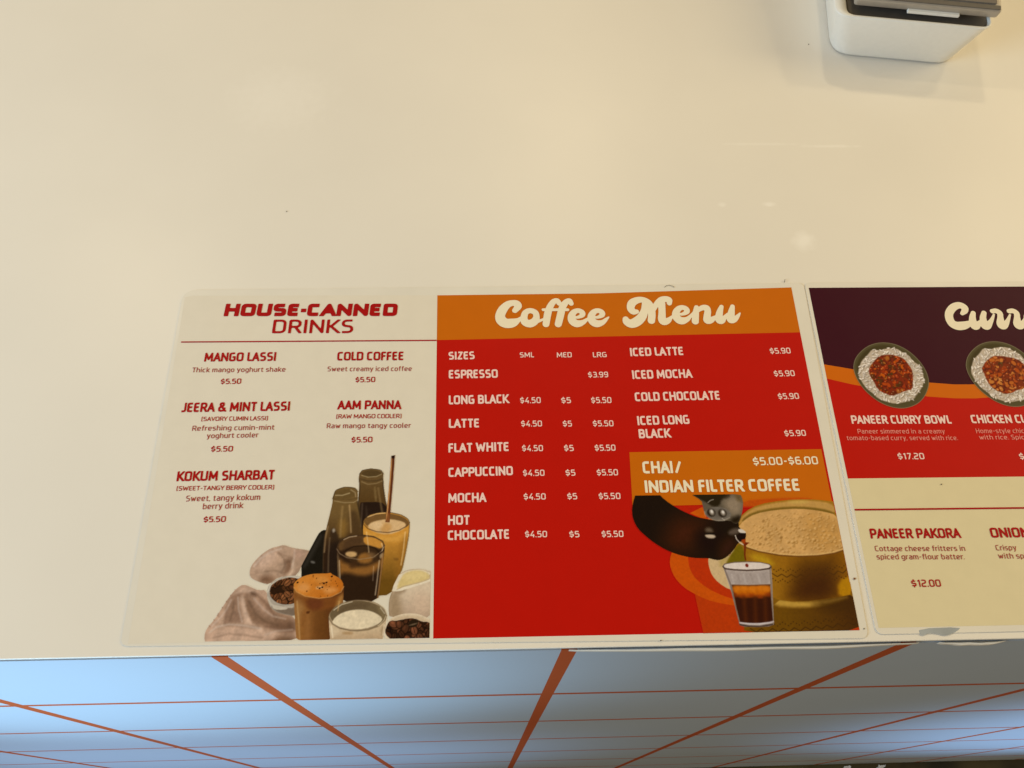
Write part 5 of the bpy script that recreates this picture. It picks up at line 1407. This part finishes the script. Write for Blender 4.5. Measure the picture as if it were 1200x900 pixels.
# the tilted tablet above it
tablet = bpy.data.objects.new('tablet', bpy.data.meshes.new('tablet'))
bm = box_bm(-.0475, .0638, 0, .20, 0, .009, .0022, 3)
bmesh.ops.recalc_face_normals(bm, faces=bm.faces[:])
bm.to_mesh(tablet.data)
bm.free()
tablet.data.materials.append(ts)
C.objects.link(tablet)
tablet.parent = term
tablet.location = (0, .0035, .0445)
tablet.rotation_euler = (math.radians(13), 0, 0)
bm_obj('screen', box_bm(-.043, .0593, .0055, .195, .0091, .0104, .0006), tg, tablet)
bm_obj('bezel', box_bm(-.0460, .0623, .0008, .0046, .0091, .0098, .0003), td, tablet)
bm_obj('card_slot', box_bm(-.006, .034, -.0026, .0002, .0004, .0030, .0004), tw, tablet)
bm_obj('neck', box_bm(-.03, .03, .05, .10, .0350, .062, .004), td, term)

# ------------------------------------------------------------------ small dirt lying about
def crumb(loc, size, mat, label, group=None, seed=0):
    r = random.Random(seed)
    bm = bmesh.new()
    bmesh.ops.create_icosphere(bm, subdivisions=2, radius=size)
    for v in bm.verts:
        v.co *= r.uniform(.75, 1.2)
        v.co.z *= .55
    o = bm_obj('crumb', bm, mat, None, smooth=True)
    o.location = loc
    o['label'] = label
    o['category'] = 'crumb'
    o['group'] = 'crumbs on the counter and menus'
    return o


cm = new_mat('brown_crumb', (0.25, 0.10, 0.03), .7)
mottle(cm, 300, .3)
cd = new_mat('dark_crumb', (0.12, 0.09, 0.06), .7)
mottle(cd, 300, .3)
crumb((*[v * 1e-3 + o for v, o in zip((423,29.7), (.0118, .0070))], .0010), .0007, cm, 'brown crumb on the border between the two menus', seed=1)
crumb((*[v * 1e-3 + o for v, o in zip((302.9,-4.1), (.0118, .0070))], .0009), .0004, cd, 'dark crumb on the clear border below the red coffee panel', seed=2)
crumb((*[v * 1e-3 + o for v, o in zip((490.6,88.4), (.0118, .0070))], .0010), .0004, cd, 'dark speck on the cream part of the curry menu', seed=3)
crumb((*[v * 1e-3 + o for v, o in zip((62.3,302.9), (.0118, .0070))], .0003), .00042, cd, 'dark speck on bare white counter above the drinks heading', seed=4)
crumb((*[v * 1e-3 + o for v, o in zip((474.6,473.7), (.0118, .0070))], .0003), .00045, cd, 'dark speck on the counter left of the payment terminal', seed=5)
crumb((*[v * 1e-3 + o for v, o in zip((422.8,0.3), (.0118, .0070))], .0009), .0004, cd, 'dark speck on the lower right corner of the coffee menu film', seed=6)


def hair(pts, label, rad=.00013):
    cu = bpy.data.curves.new('hair', 'CURVE')
    cu.dimensions = '3D'
    cu.bevel_depth = rad
    cu.bevel_resolution = 1
    s = cu.splines.new('POLY')
    s.points.add(len(pts) - 1)
    for q, (x, y) in zip(s.points, pts):
        q.co = (x * 1e-3 + .0118, y * 1e-3 + .0070, .0009, 1)
    dg = bpy.data.objects.new('tmp', cu)
    C.objects.link(dg)
    me = bpy.data.meshes.new_from_object(dg.evaluated_get(bpy.context.evaluated_depsgraph_get()))
    bpy.data.objects.remove(dg)
    me.materials.clear()
    me.materials.append(cd)
    o = bpy.data.objects.new('hair', me)
    C.objects.link(o)
    o['label'] = label
    o['category'] = 'hair'
    o['group'] = 'stray hairs by the menus'
    return o


hair([(330,236.5),(331.4,237.7),(333.5,238),(335.6,237.4),(336.9,236.3)], 'thin curved hair above the word Menu')
hair([(415.3,240),(415.9,241.4),(416.3,242.7)], 'short straight hair above the corner of the orange header', .0002)

# thin white strips leaning at the foot of the panel
pw_ = new_mat('strip_white', (0.75, 0.78, 0.80), .8)
mottle(pw_, 60, .05)
for k, (x, wd) in enumerate(((0.812, .013), (0.884, .017), (0.950, .016))):
    r = random.Random(30 + k)
    bm = bmesh.new()
    bmesh.ops.create_grid(bm, x_segments=6, y_segments=12, size=.5)
    for v in bm.verts:
        yy = v.co.y
        t = yy + .5
        v.co = Vector((x + v.co.x * wd * (1 - .25 * t) + .014 * t + r.gauss(0, .0008), -.034 + .026 * t + r.gauss(0, .0008), -1.343 + (.03 if k == 0 else .085) * t))
    r2 = bmesh.ops.extrude_face_region(bm, geom=bm.faces[:])
    for g_ in r2['geom']:
        if isinstance(g_, bmesh.types.BMVert):
            g_.co.y -= .0015
    o = bm_obj('white_strip', bm, pw_, None)
    o['label'] = ['short white strip at the foot of the panel, leftmost of three', 'tall white strip leaning on the panel, middle of three', 'tall white strip leaning on the panel, rightmost of three'][k]
    o['category'] = 'paper scrap'
    o['group'] = 'white strips at the foot of the counter'
